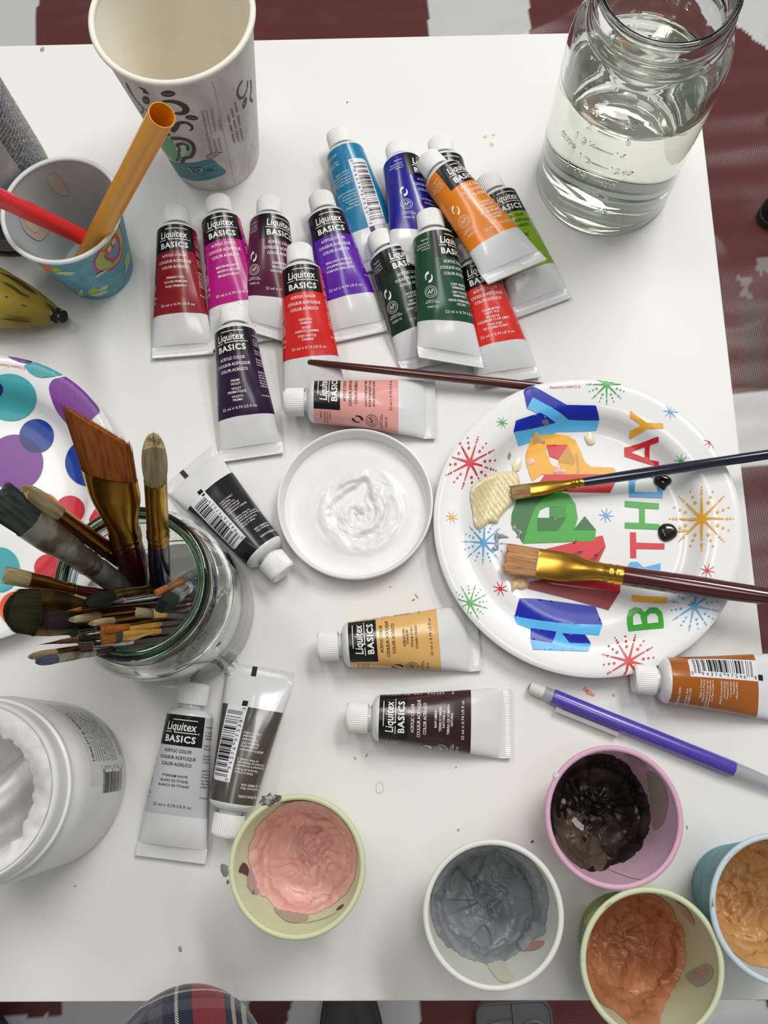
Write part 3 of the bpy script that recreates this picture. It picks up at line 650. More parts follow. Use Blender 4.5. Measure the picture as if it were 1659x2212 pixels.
# ------------------------------------------------------------------ cups
def cone(px_center, hr, rr, rb, h=None):
    """a paper cup placed by the centre of its rim"""
    p = at(px_center[0], px_center[1], hr); return Vector((p.x, p.y, T))
class Cup:
    def __init__(s, name, label, px, h, rr, rb, inner, outer, rim=None, group=None, lip=.0016):
        s.c = cone(px, h, rr, rb); s.h, s.rr, s.rb = h, rr, rb
        s.ob = thing(name, label, 'cup', s.c, group=group); zt = h - .0012
        s.r = lambda z: rb + (rr - lip*.6 - rb)*z/h
        mb = MB(); mb.lathe([(rb - .0025, .0008), (rb - .0012, 0), (rb, .0003)] + [(s.r(z), z) for z in np.linspace(.001, zt, 12)], 96); mb.build('wall', outer, s.ob, angle=60)
        mb = MB(); mb.lathe([(s.r(z) - .0006, z) for z in np.linspace(zt, .0035, 12)] + [(s.r(.003) - .0010, .0030), (.0001, .0030)], 96); mb.lathe([(rb - .0025, .0008), (rb - .003, .0025), (.0001, .0025)], 64, flip=True); mb.build('lining', inner, s.ob, angle=60)
        mb = MB(); mb.lathe([(rr - lip*.6 + lip*.85*math.cos(a), h - lip*.8 + lip*.8*math.sin(a)) for a in np.linspace(-math.pi*.75, math.pi*1.25, 16, endpoint=False)], 110, close=True, flip=True); mb.build('rolled_rim', rim or inner, s.ob, angle=180)
    def hit(s, px, py):
        """(angle, height) of the point of the outside that a pixel shows"""
        d = ray(px, py); d = d/abs(d.z); t = CAM_H - s.h - .004; prev = None
        while t < CAM_H + .004:
            p = EYE + d*t; z = p.z - T; f = math.hypot(p.x - s.c.x, p.y - s.c.y) - s.r(min(s.h, max(0, z)))
            if prev is not None and prev > 0 >= f: return (math.atan2(p.y - s.c.y, p.x - s.c.x), z)
            prev = f; t += .0004
        # missed: nearest approach
        best = min(((math.hypot((EYE + d*q).x - s.c.x, (EYE + d*q).y - s.c.y) - s.r(min(s.h, max(0, (EYE + d*q).z - T))), q) for q in np.linspace(CAM_H - s.h, CAM_H, 120)), key=lambda b: abs(b[0])); p = EYE + d*best[1]
        return (math.atan2(p.y - s.c.y, p.x - s.c.x), p.z - T)
    def map(s, q, off=.00012):
        a, z = q[0]/s.rr, q[1]; r = s.r(z) + off; return (r*math.cos(a), r*math.sin(a), z)
    def uv(s, px, py):
        a, z = s.hit(px, py); a0 = math.atan2(-s.c.y, -s.c.x)
        while a - a0 > math.pi: a -= 2*math.pi
        while a - a0 < -math.pi: a += 2*math.pi
        return (a*s.rr, z)
    def decal(s, name, items, n=0):
        mb = MB(); mats = []
        for i, it in enumerate(items):
            m = ink(it[0], .5)
            if m not in mats: mats.append(m)
            v, f = tri(it[1], it[2:], .0025); k = mats.index(m)
            pts = [s.map(q, .00010 + .00005*(i + n)) for q in v]; mb.add(pts, f, k)
        mb.build(name, mats, s.ob, angle=180)
PAPER_IN = M('waxed_paper', '#f5f0e2', rough=.45, c2='#f0eada', scale=30)
big = Cup('coffee_cup', 'tall white and grey paper coffee cup with coffee bean print at the upper left', (370, 27), .115, .0440, .0285, PAPER_IN, M('grey_print_paper', '#ddd7d1', rough=.55, c2='#c6bfb9', scale=70, stretch=(1, 1, .35), bias=(.45, .62)), M('cream_rim', '#efece0', rough=.5), lip=.0020)
S7 = lambda x, y: big.uv(220 + x/4.608, 160 + y/4.608)
def poly7(ps, n=5, closed=True): return [S7(*p) for p in (spline(ps, n, closed) if n > 1 else ps)]
def str7(ps, w, n=6): return ribbon([S7(*p) for p in spline(ps, n)], w)
BR = '#40302a'
big.decal('printed_band', [('#3f7f8c', poly7([(648,850),(720,873),(800,882),(940,875),(1090,842),(1165,905),(1240,972),(1150,1025),(1000,1060),(880,1055),(770,1010),(700,935)], 3))]
          + [('#8fb2b6', str7([(690+o*.9, 890+o), (860, 925+o), (1010, 908+o), (1120+o*.5, 872+o*.8)], .0005)) for o in (15, 60, 105)], 0)
big.decal('printed_bean', [('#72b873', poly7([(560,690),(590,640),(680,650),(730,720),(745,770),(790,800),(790,860),(740,868),(650,800)], 4)), ('#8cc68a', poly7([(790,680),(850,660),(900,700),(905,770),(870,820),(830,800),(850,740),(820,700)], 4)),
          (BR, str7([(690,640),(790,640),(880,670),(918,740),(890,815),(825,835),(800,885)], .0030)), (BR, str7([(742,705),(800,690),(855,710),(855,755)], .0022)), (BR, str7([(742,705),(775,740),(765,775)], .0020)), (BR, str7([(770,790),(765,830),(745,860)], .0017))], 1)
big.decal('printed_swirl', [(BR, str7([(600,272),(720,272),(815,315),(838,360),(800,388),(725,388)], lambda t: .0012 + .0030*math.sin(t*3.1)**.7))])
big.decal('printed_swirl', [(BR, str7([(695,570),(740,530),(765,490),(830,480),(890,510),(898,545),(875,560)], lambda t: .0038 - .0026*t))])
big.decal('printed_swirl', [(BR, str7([(245,85),(270,160),(340,260),(400,330),(410,375),(385,385)], .0014))])
big.decal('printed_swirl', [(BR, str7([(250,90),(330,240),(420,340),(480,390)], .0013))])
big.decal('printed_swirl', [(BR, str7([(370,130),(420,155),(445,195)], lambda t: .0012 + .0028*t))])
big.decal('printed_swirl', [(BR, str7([(1400,62),(1362,120),(1348,190),(1375,240),(1420,210),(1445,140),(1450,60)], .0018))])
big.decal('printed_swirl', [(BR, str7([(1480,60),(1485,150),(1475,240),(1500,270)], .0024))])
for q in ((660,193,72,32,0), (895,432,64,25,.1), (640,600,46,20,.1), (442,258,34,45,-.6), (1420,285,18,62,.25), (655,520,40,30,.4)):
    big.decal('printed_bean', [(BR, [S7(*p) for p in ellipse(*q)]), ('#a3988f', str7([(q[0] - q[2]*.7*math.cos(q[4]), q[1] - q[2]*.3*math.sin(q[4])), (q[0], q[1] + q[3]*.15), (q[0] + q[2]*.7*math.cos(q[4]), q[1] + q[2]*.3*math.sin(q[4]))], .0005))])
big.decal('printed_seam', [('#9c948c', str7([(1100,70),(1160,330),(1250,760),(1320,1085)], .00035, 4))])
def cup_text(cup, s, p0, p1, h, col, bold=0):
    """text running from p0 to p1 (label coordinates of the cup)"""
    v, f = text(s, bold=bold); d = (p1[0]-p0[0], p1[1]-p0[1]); l = math.hypot(*d); e = (d[0]/l, d[1]/l); k = l/v[:, 0].max()
    mb = MB(); mb.add([cup.map((p0[0] + e[0]*x*k - e[1]*y*h, p0[1] + e[1]*x*k + e[0]*y*h), .0004) for x, y in v], f); mb.build('lettering', ink(col, .5), cup.ob, smooth=False)
for s_, a, b, h in (('Certified Sourcing', (985,362), (1042,606), .0019), ('www.sfiprogram.org', (1080,350), (1122,570), .0017), ('SFI-00064', (1150,450), (1178,560), .0017), ('SUSTAINABLE', (1040,625), (1085,790), .0019), ('FORESTRY', (1100,655), (1130,775), .0019), ('INITIATIVE', (1145,640), (1172,755), .0019)):
    cup_text(big, s_, S7(*a), S7(*b), h, '#6b6058')
big.decal('printed_line', [('#6b6058', str7([(1038,352),(1062,470),(1090,590)], .0004, 3))])
big.decal('printed_leaf', [('#6b6058', str7([(1040,828),(1075,790),(1140,775),(1165,785),(1130,820),(1075,835),(1040,828)], .0006, 4)), ('#6b6058', str7([(1070,818),(1100,795),(1110,815),(1140,785)], .0006, 4)), ('#6b6058', str7([(1160,785),(1200,772)], .0006, 3))])
def blur_line(ps, h):
    """rows of print too small to read in the photograph"""
    q = [S7(*p) for p in ps]; it = []
    n = 15
    for k in range(n):
        if k in (4, 9): continue
        t0, t1 = k/n, (k + .72)/n
        a = (q[0][0] + (q[1][0]-q[0][0])*t0, q[0][1] + (q[1][1]-q[0][1])*t0); b = (q[0][0] + (q[1][0]-q[0][0])*t1, q[0][1] + (q[1][1]-q[0][1])*t1)
        it.append(('#6b6058', ribbon([a, b], h)))
    big.decal('fine_print', it)
blur_line([(1255,410),(1315,680)], .0013); blur_line([(1290,345),(1355,668)], .0013); blur_line([(1322,275),(1400,660)], .0013)
cup_text(big, '12', S7(890,975), S7(1040,968), .0052, '#3c3a34', bold=.06); cup_text(big, '12', S7(893,972), S7(1037,965), .0048, '#c9bfae', bold=.0); cup_text(big, 'oz', S7(1050,968), S7(1115,952), .0030, '#2d4a50', bold=.03)

PB = M('blue_print_paper', '#4f97ac', rough=.5, c2='#69a9ba', scale=110, bias=(.4, .62))
blue = Cup('paper_cup', 'small blue paper cup with owl print that holds the orange and red straws', (131, 450), .065, .0340, .0215, M('grey_lining', '#b9c4c6', rough=.45, c2='#adb9bc', scale=45), PB, M('pale_rim', '#e9ebe8', rough=.5), group='small printed paper cups')
SB = lambda x, y: blue.uv(190 + x/12.29, 480 + y/12.29)
pB = lambda ps, n=4: [SB(*p) for p in spline(ps, n, True)]
def owl(f):
    return [('#b7418c', f([(770,20),(850,100),(915,400),(915,800),(830,1060),(620,1270),(420,1320),(230,1290),(125,1160),(150,980),(330,650),(560,300),(690,80)])),
            ('#a9bd4c', f([(775,60),(830,150),(895,420),(890,790),(800,1030),(600,1210),(420,1270),(260,1220),(195,1100),(225,950),(390,680),(600,360),(700,140)])),
            ('#c23a7c', f([(690,290),(800,380),(850,640),(830,850),(720,1000),(640,1095),(600,1040),(470,990),(430,870),(520,700),(610,560)])),
            ('#6f9fa8', f([(740,400),(795,600),(780,800),(700,920),(600,950),(480,880),(560,790),(660,660),(700,520)])),
            ('#e2603a', f([(660,280),(730,330),(735,420),(640,560),(560,820),(450,860),(430,790),(355,775),(470,680),(600,560),(630,420)])),
            ('#e7c9b8', f([(655,430),(710,440),(700,530),(640,600),(620,540)])), ('#e7c9b8', f([(560,610),(610,640),(590,730),(530,775),(505,720)]))]
blue.decal('printed_owl', owl(pB), 0)
LEAF = '#a8c24a'; PALE = '#c9d39a'
blue.decal('printed_leaf', [(PALE, pB([(200,1395),(400,1275),(500,1240),(430,1320),(230,1440)], 3))], 8)
blue.decal('printed_leaf', [(LEAF, pB([(0,1850),(140,1700),(250,1790),(200,1870),(40,1900)], 3)), (PALE, pB([(255,1810),(380,1710),(510,1650),(490,1760),(300,1830)], 3)), (PALE, pB([(60,1920),(200,1880),(420,1810),(515,1810),(440,1890),(300,1940),(120,1945)], 3))])
blue.decal('printed_leaf', [('#b3c77e', pB([(1050,760),(1120,860),(1100,1050),(1000,1150),(960,1060)], 3)), (PALE, pB([(1050,1080),(1040,1220),(985,1375),(975,1280),(1010,1130)], 3))])
SZ = lambda x, y: blue.uv(x/4.096, 180 + y/4.096)
blue.decal('printed_leaf', [('#e2784f', [SZ(*p) for p in spline([(355,1590),(440,1620),(480,1670),(440,1670),(390,1640)], 3, True)]), (LEAF, [SZ(*p) for p in spline([(450,1640),(520,1630),(545,1680),(500,1680)], 3, True)]), (PALE, [SZ(*p) for p in spline([(540,1665),(660,1668),(620,1695),(550,1690),(500,1685)], 3, True)])])
blue.decal('printed_leaf', [(LEAF, [SZ(*p) for p in spline([(665,1820),(720,1860),(700,1870)], 3, True)]), (PALE, [SZ(*p) for p in spline([(715,1825),(735,1825),(730,1865),(780,1868),(700,1875)], 3, True)])])

def straw(label, p_px, h0, q_px, h1, rad, col, inner):
    a = at(p_px[0], p_px[1], h0); b = at(q_px[0], q_px[1], h1); d = (b - a); L = d.length; rot = d.to_track_quat('Z', 'Y').to_matrix().to_4x4(); rot.translation = a
    o = thing('drinking_straw', label, 'straw', mat=rot)
    mb = MB(); mb.lathe([(rad, 0), (rad, L), (rad - .0003, L), (rad - .0003, 0)], 40, close=True); mb.build('tube', M('straw_' + col.lstrip('#'), col, rough=.28, sub=.3, spec=.5), o, angle=40)
    return o
straw('thick orange drinking straw leaning out of the blue paper cup towards the coffee cup', (176, 575), .016, (350, 248), .165, .0060, '#eea51c', '#e0a010')
straw('red drinking straw leaning out of the blue paper cup to the left edge', (215, 530), .022, (-95, 382), .125, .0049, '#e8343c', '#e8343c')

def lining_mark(cup, ps, col, off=.0004):
    """thin paint or show-through print on the inside of a cup: a list of (angle deg, height) outline points"""
    q = [(R(a)*cup.rr, z) for a, z in spline(ps, 5, True)]; v, f = tri(q, (), .0025); mb = MB()
    mb.add([((cup.r(z) - .0006 - off)*math.cos(a/cup.rr), (cup.r(z) - .0006 - off)*math.sin(a/cup.rr), z) for a, z in v], [t[::-1] for t in f]); mb.build('paint_or_print_mark', M('lining_mark_' + col.lstrip('#'), col, rough=.4), cup.ob, angle=180)

# small paper cups with mixed paint
def paint_in(cup, label, mat, level, wall, seed, swirl=1.0, center=(0, 0), hole=0.0, rot=1.0, patches=()):
    """paint heaped in a cup: wall(angle in degrees) gives the height up to which it clings to the side"""
    mb = MB(); na = 200; P = []; rr = cup.r(level) - .0012
    def bump(x, y):
        d = math.hypot(x - center[0], y - center[1]); ph = math.atan2(y - center[1], x - center[0]) + rot*d*30; c_, s_ = math.cos(ph), math.sin(ph)
        wp = 2.2*noise.noise((x*65, y*65, seed + 7))
        rg = lambda v: (1 - abs(v))**3
        fd = min(1, d/.0105); fd = fd*fd*(3 - 2*fd)
        st = fd*(.0026*noise.noise((1.0*c_, 1.0*s_, d*170 + wp)) + .0016*rg(noise.noise((1.3*c_ + 7, 1.3*s_, d*260 + 1.5*wp))) + .0005*noise.noise((3*c_, 3*s_, d*1100 + wp)))
        lp = .0030*noise.noise((x*85, y*85, seed)) + .0020*(rg(noise.noise((x*120, y*75, seed + 3))) - .4)*(1.4 - fd) + .0004*noise.noise((x*420, y*420, seed))
        sm = lambda v, w: (lambda q: q*q*(3 - 2*q))(max(0, min(1, v/w + .5)))
        f1 = noise.noise((1.1*c_*fd + x*40, 1.1*s_*fd + y*40, d*110 + .7*wp + seed)); f2 = noise.noise((1.6*c_*fd + x*30 + 5, 1.6*s_*fd + y*30, d*170 + wp + seed))
        lp += .0030*sm(f1 - .05, .10) + .0018*sm(f2 - .1, .07) - .0020
        return swirl*st + lp - hole*math.exp(-(d/.006)**2)
    for i in range(30):
        k = (i + .02)/29; row = []
        for j in range(na):
            a = 2*math.pi*j/na; x, y = rr*k*math.cos(a), rr*k*math.sin(a)
            row.append((x, y, max(.0036, level - .004 + bump(x, y)*(1 - .3*k) + .0105*k**3 + min(1, k*2.2)*.0010*math.sin(k*9 + 2.5*noise.noise((2*math.cos(a), 2*math.sin(a), seed + 5))))))
        P.append(row)
    for i in range(1, 27):
        k = i/26; row = []
        for j in range(na):
            a = 2*math.pi*j/na; top = wall(math.degrees(a) % 360) + .0035*noise.noise((4*math.cos(a), 4*math.sin(a), seed + 1)) + .0022*noise.noise((13*math.cos(a), 13*math.sin(a), seed + 2)) + .0012*noise.noise((40*math.cos(a), 40*math.sin(a), seed + 2))
            top = max(level + .001, min(cup.h - .006, top)); z0 = P[29][j][2]; z = z0 + (top - z0)*k
            th = (.0016 + .0011*noise.noise((math.cos(a)*9, math.sin(a)*9, z*170 + seed)) + .0016*max(0, min(1, .5 + 9*noise.noise((math.cos(a)*2.4 + z*25, math.sin(a)*2.4, z*95 + seed)))))*(1 - k**5)
            r = cup.r(z) - .0007 - max(.00012, th); row.append((r*math.cos(a), r*math.sin(a), z))
        P.append(row)
    mb.grid(P, close_u=True, flip=False); 
    for q, f in enumerate(mb.f):
        x, y = sum(mb.v[i][0] for i in f)/4, sum(mb.v[i][1] for i in f)/4
        for k_, (pm_, px_, py_, pr_, ps_) in enumerate(patches):
            dx, dy = x - px_, y - py_; dd = math.hypot(dx, dy)
            if dd < pr_*(1 + .55*noise.noise((dx*160, dy*160, ps_)) + .5*noise.noise((dx*420, dy*420, ps_))): mb.mi[q] = k_ + 1
    o = mb.build('paint', [mat] + [p_[0] for p_ in patches], angle=180, loc=tuple(cup.c)); tag(o, label, 'paint'); return o
GR = 'small printed paper cups'
lin_ = lambda n, c, c2: M(n, c, rough=.42, c2=c2, scale=40, bias=(.4, .65))
pink = Cup('paper_cup', 'small pale yellow paper cup of pink paint with brown crumbs on its rim', (641, 1871), .060, .0315, .0215, lin_('yellow_lining', '#e2ecc8', '#d9e3ba'), M('yellow_out', '#c4c998', rough=.5), M('yellow_rim', '#d3d6b0', rough=.5), GR)
grey = Cup('paper_cup', 'small white paper cup of grey paint below the birthday plate', (1066, 1975), .060, .0318, .0215, lin_('white_lining', '#dfdfd8', '#d8dad0'), M('white_out', '#d6d6cd', rough=.5), M('white_rim', '#e2e2da', rough=.5), GR)
dark = Cup('paper_cup', 'small pink paper cup of blackish brown paint below the purple pencil', (1327, 1764), .060, .0318, .0215, lin_('pink_lining', '#dcb8ca', '#d3adc0'), M('pink_out', '#c98f8c', rough=.5, c2='#bd9a8e', scale=60), M('pink_rim', '#d6a9c0', rough=.5), GR)
oran = Cup('paper_cup', 'small green paper cup of terracotta paint at the bottom edge of the table', (1410, 2083), .060, .0318, .0215, lin_('green_lining', '#cbcfb0', '#c2c7a4'), M('green_out', '#97a145', rough=.5, c2='#87994a', scale=70), M('green_rim', '#cdd4b0', rough=.5), GR)
tan = Cup('paper_cup', 'small blue owl print paper cup of tan paint, cut by the right edge', (1692, 1965), .062, .0322, .0215, lin_('blue_lining', '#c9d2d5', '#bfcbd0'), PB, M('blue_rim', '#c3d4dc', rough=.5), GR)
def pm(n, c, c2, sc=60, rough=.38): return M(n, c, rough=rough, coat=.12, c2=c2, scale=sc, bias=(.38, .66), detail=6, stretch=(1, 1, 1.5))
bumpy = lambda base, lst: (lambda d: base + sum(h*math.exp(-(((d - m + 180) % 360 - 180)/w)**2) for m, w, h in lst))
paint_in(pink, 'pink paint swirled in the pale yellow cup', pm('pink_paint', '#f0c3bb', '#e6b2a9', 50), .012, bumpy(.030, [(80, 55, .019), (160, 30, .006), (10, 40, .008), (330, 40, .004), (230, 50, .002)]), 3, center=(.002, .0), hole=.001)
paint_in(grey, 'grey paint swirled in the white cup', pm('grey_paint', '#85888c', '#94979b', 45), .013, bumpy(.033, [(110, 60, .019), (180, 40, .010), (45, 30, .012), (0, 30, .010)]), 13, center=(.0, .003), rot=2)
paint_in(dark, 'blackish brown paint in the pink cup', M('umber_paint', '#1f1814', rough=.42, coat=.1, c2='#5b4c40', scale=38, bias=(.50, .72), detail=6), .011, bumpy(.028, [(135, 50, .024), (180, 40, .016), (235, 30, .016), (80, 30, .010)]), 23, swirl=.5, center=(.004, -.002), hole=.002, patches=((M('brown_paint', '#6a594c', rough=.4, c2='#463a31', scale=90), -.0150, -.0125, .0120, 1), (M('brown_paint', '#6a594c'), -.004, -.020, .0060, 4), (M('white_paint', '#d9d5d2', rough=.35), -.0085, -.0060, .0022, 7), (M('white_paint', '#d9d5d2'), -.0062, -.0080, .0018, 9), (M('white_paint', '#d9d5d2'), -.0140, .0050, .0014, 9)))
paint_in(oran, 'terracotta orange paint in the green cup', pm('terracotta_paint', '#ba7f5a', '#ad6f4b', 35), .011, bumpy(.026, [(150, 50, .019), (200, 40, .024), (262, 24, .026), (100, 30, .016), (60, 30, .010)]), 33, swirl=.7, center=(-.006, -.002), hole=.001)
paint_in(tan, 'tan paint in the blue owl print cup at the right edge', pm('tan_paint', '#c99a62', '#d3a874', 45), .014, bumpy(.036, [(120, 60, .015), (180, 50, .012), (250, 40, .008)]), 43, center=(.0, .0))
# thinner smears on the cup linings, and print showing through the blue one
CR = '#4a3a33'
lining_mark(pink, [(176,.045),(182,.052),(186,.046),(190,.040),(183,.038)], CR); lining_mark(pink, [(205,.040),(207,.043),(209,.041),(207,.038)], CR); lining_mark(pink, [(305,.046),(312,.050),(315,.048),(309,.044)], CR)
lining_mark(pink, [(75,.053),(85,.055),(105,.054),(98,.051),(82,.050)], CR); lining_mark(pink, [(50,.052),(54,.055),(58,.053),(54,.050)], CR); lining_mark(pink, [(185,.036),(200,.044),(212,.038),(205,.030),(190,.028)], '#c6aeb0'); lining_mark(pink, [(235,.036),(255,.044),(272,.040),(270,.032),(250,.028),(238,.030)], '#b7ad9f'); lining_mark(pink, [(262,.043),(285,.045),(305,.049),(300,.046),(280,.042)], '#d8d6bd')
lining_mark(dark, [(20,.034),(40,.048),(30,.055),(5,.050),(-10,.042),(5,.034)], '#a59c8c'); lining_mark(dark, [(-5,.028),(10,.036),(5,.046),(-12,.044),(-22,.034)], '#b58c92'); lining_mark(dark, [(8,.030),(16,.037),(10,.043),(0,.034)], '#8d9aa4'); lining_mark(dark, [(55,.046),(70,.053),(60,.056),(45,.052)], '#b1a68c'); lining_mark(dark, [(128,.048),(140,.057),(130,.058),(122,.053)], '#ded6d8'); lining_mark(dark, [(265,.030),(285,.048),(296,.056),(286,.057),(272,.040)], '#d6bac2')
lining_mark(oran, [(-30,.030),(-10,.046),(-14,.054),(-32,.044)], '#a6a49a'); lining_mark(oran, [(-24,.034),(-12,.046),(-16,.051),(-28,.042)], '#c08d78'); lining_mark(oran, [(25,.046),(45,.054),(55,.052),(35,.042)], '#bd9b80')
lining_mark(grey, [(300,.030),(318,.046),(326,.046),(312,.030)], '#c59a86'); lining_mark(grey, [(322,.034),(332,.044),(338,.040),(328,.032)], '#9fb3b8'); lining_mark(grey, [(262,.030),(270,.054),(282,.054),(278,.030)], '#d6d3c2'); lining_mark(grey, [(30,.046),(45,.054),(50,.050),(38,.040)], '#c9c3b4')
lining_mark(blue, [(150,.026),(172,.030),(178,.044),(165,.052),(148,.046),(142,.034)], '#cbb5ae'); lining_mark(blue, [(158,.034),(168,.036),(170,.044),(160,.046)], '#c9c4a0', .0006); lining_mark(blue, [(205,.014),(222,.018),(226,.032),(212,.036),(204,.026)], '#bfc6b4'); lining_mark(blue, [(100,.040),(112,.042),(114,.054),(102,.055)], '#c2b9ae')  # outside print showing through the thin paper, put in as pale lining colour
# print on the outsides
def band(cup, col, ps, n=0): cup.decal('printed_shape', [(col, [cup.uv(*p) for p in spline(ps, 3, True)])], n)
band(oran, '#b9c265', [(1262,1990),(1300,1955),(1330,1935),(1310,1970),(1272,2040)]); band(oran, '#c97b4a', [(1262,2010),(1275,2005),(1268,2060),(1260,2070)], 1); band(oran, '#86a6ae', [(1255,2015),(1268,1995),(1264,2040),(1258,2050)], 2); band(oran, '#c29398', [(1325,1925),(1345,1920),(1340,1930)], 3)
TZ = lambda ps: [(1400 + x/5.12, 1780 + y/5.12) for x, y in ps]
band(tan, '#e8836c', TZ([(1005,390),(1080,330),(1180,290),(1240,280),(1160,340),(1090,430),(1030,450)])); band(tan, '#d97a76', TZ([(930,590),(960,470),(990,440),(1000,480),(955,580),(1010,590),(1060,540),(1070,560),(1000,620),(950,630)]), 1); band(tan, LEAF, TZ([(880,760),(905,700),(930,780),(935,860),(905,940),(870,890)]), 2); band(tan, LEAF, TZ([(730,810),(770,820),(800,900),(760,920),(735,870)]), 3)
band(tan, '#b9668f', TZ([(840,350),(870,330),(890,380),(860,410),(840,390)]), 4); band(tan, '#d97a66', TZ([(900,370),(960,310),(1000,290),(990,320),(930,390)]), 5); band(tan, PALE, TZ([(905,650),(935,640),(950,690),(930,670)]), 6); band(tan, PALE, TZ([(895,900),(915,920),(935,1020),(905,960)]), 7); band(tan, '#b7bd6a', TZ([(1110,410),(1180,350),(1210,350),(1160,420),(1120,430)]), 8); band(tan, '#d2c9a0', TZ([(1190,350),(1280,280),(1300,285),(1230,350)]), 9)
# crumbs of dried paint on the rim of the pink cup
def crumb(cup, ang, r, z, s, col, seed):
    mb = MB(); P = []
    for i in range(9):
        th = math.pi*i/8; row = []
        for j in range(14):
            a = 2*math.pi*j/14; d = Vector((math.sin(th)*math.cos(a), math.sin(th)*math.sin(a), math.cos(th))); k = 1 + .6*noise.noise(d*2.2 + Vector((seed, 0, 0))) + .3*noise.noise(d*6 + Vector((seed, 3, 0)))
            row.append((r*math.cos(R(ang)) + d.x*s*k, r*math.sin(R(ang)) + d.y*s*k*.7, z + d.z*s*.6*k))
        P.append(row)
    mb.grid(P, close_u=True, flip=True); mb.build('dried_paint', M('crumb_' + col.lstrip('#'), col, rough=.6, c2='#b9b4ae', scale=300, bias=(.5, .6)), cup.ob, angle=30)
crumb(pink, 112, .0322, .0590, .0038, '#6a5e57', 1); crumb(pink, 104, .0316, .0598, .0022, '#5d5048', 2); crumb(pink, 198, .0305, .045, .0030, '#8d857e', 3)
crumb(dark, 140, .0318, .0590, .0018, '#e2dadc', 7); crumb(dark, 232, .0312, .0580, .0012, '#e8e4e4', 9)

# ------------------------------------------------------------------ brushes
def loft(mb, secs, n=20, cap0=True, cap1=True):
    """secs: (s, half width, half thickness) along local z"""
    P = [[(a*math.cos(2*math.pi*j/n), b*math.sin(2*math.pi*j/n), s) for j in range(n)] for s, a, b in secs]
    mb.grid(P, close_u=True)
    if cap0: mb.add(P[0], [tuple(range(n))[::-1]])
    if cap1: mb.add(P[-1], [tuple(range(n))])
def strands(mb, rnd, n, a0, b0, s0, tip, a1, b1, r, curl=.0):
    """n fine hairs from the ferrule mouth; tip(u) gives the length at width position u in -1..1"""
    for _ in range(n):
        u = rnd.uniform(-1, 1); v = rnd.uniform(-1, 1)*math.sqrt(1 - u*u*.9)
        L = tip(u)*(1 - .10*rnd.random()**2) if rnd.random() < .8 else tip(u)*rnd.uniform(.75, 1.03)
        p0 = Vector((a0*u, b0*v, s0)); p1 = Vector((a0*u + (a1-a0)*u*.6, b0*v + (b1-b0)*v*.6, s0 + L*.55)); p2 = Vector((a1*u + curl*L, b1*v, s0 + L)) + Vector((rnd.gauss(0, .03)*a1, rnd.gauss(0, .1)*b1, 0))
        base = len(mb.v); mb.v += [tuple(p + Vector((r*math.cos(q), r*math.sin(q), 0))*k) for p, k in ((p0, 1), (p1, 1)) for q in (0, 2.1, 4.2)] + [tuple(p2)]
        F = [(0,1,4,3),(1,2,5,4),(2,0,3,5),(3,4,6),(4,5,6),(5,3,6)]
        mb.f += [tuple(i + base for i in f) for f in F]; mb.mi += [0]*6
GOLD = M('gold_ferrule', '#d2a347', rough=.22, metal=1.0, c2='#b98a35', scale=60)
COPPER = M('copper_ferrule', '#a9702f', rough=.3, metal=1.0)
SILVER = M('silver_ferrule', '#c3c3c2', rough=.22, metal=1.0)
GRIME = M('grimy_ferrule', '#a9a598', rough=.35, metal=.55, c2='#6f6553', scale=90, bias=(.42, .58))
BRONZE = M('dark_gold_ferrule', '#8a6a33', rough=.35, metal=.9, c2='#4c3c22', scale=80, bias=(.4, .6))
H_RED = M('maroon_lacquer', '#4a1512', rough=.14, coat=.6); H_NAVY = M('navy_lacquer', '#10142e', rough=.14, coat=.6); H_GREY = M('grey_paint_wood', '#83827d', rough=.5, c2='#55524d', scale=60, bias=(.4, .6))
H_BLK = M('black_lacquer', '#141215', rough=.2, coat=.4); H_BRN = M('brown_wood', '#4b2f2a', rough=.35, c2='#33201d', scale=50); H_BLU = M('blue_lacquer', '#1d3a63', rough=.25, coat=.4)
def hair(c, c2): return M('hair_' + c.lstrip('#'), c, rough=.6, spec=.25, c2=c2, scale=220, stretch=(3, 3, .25), bias=(.35, .65))
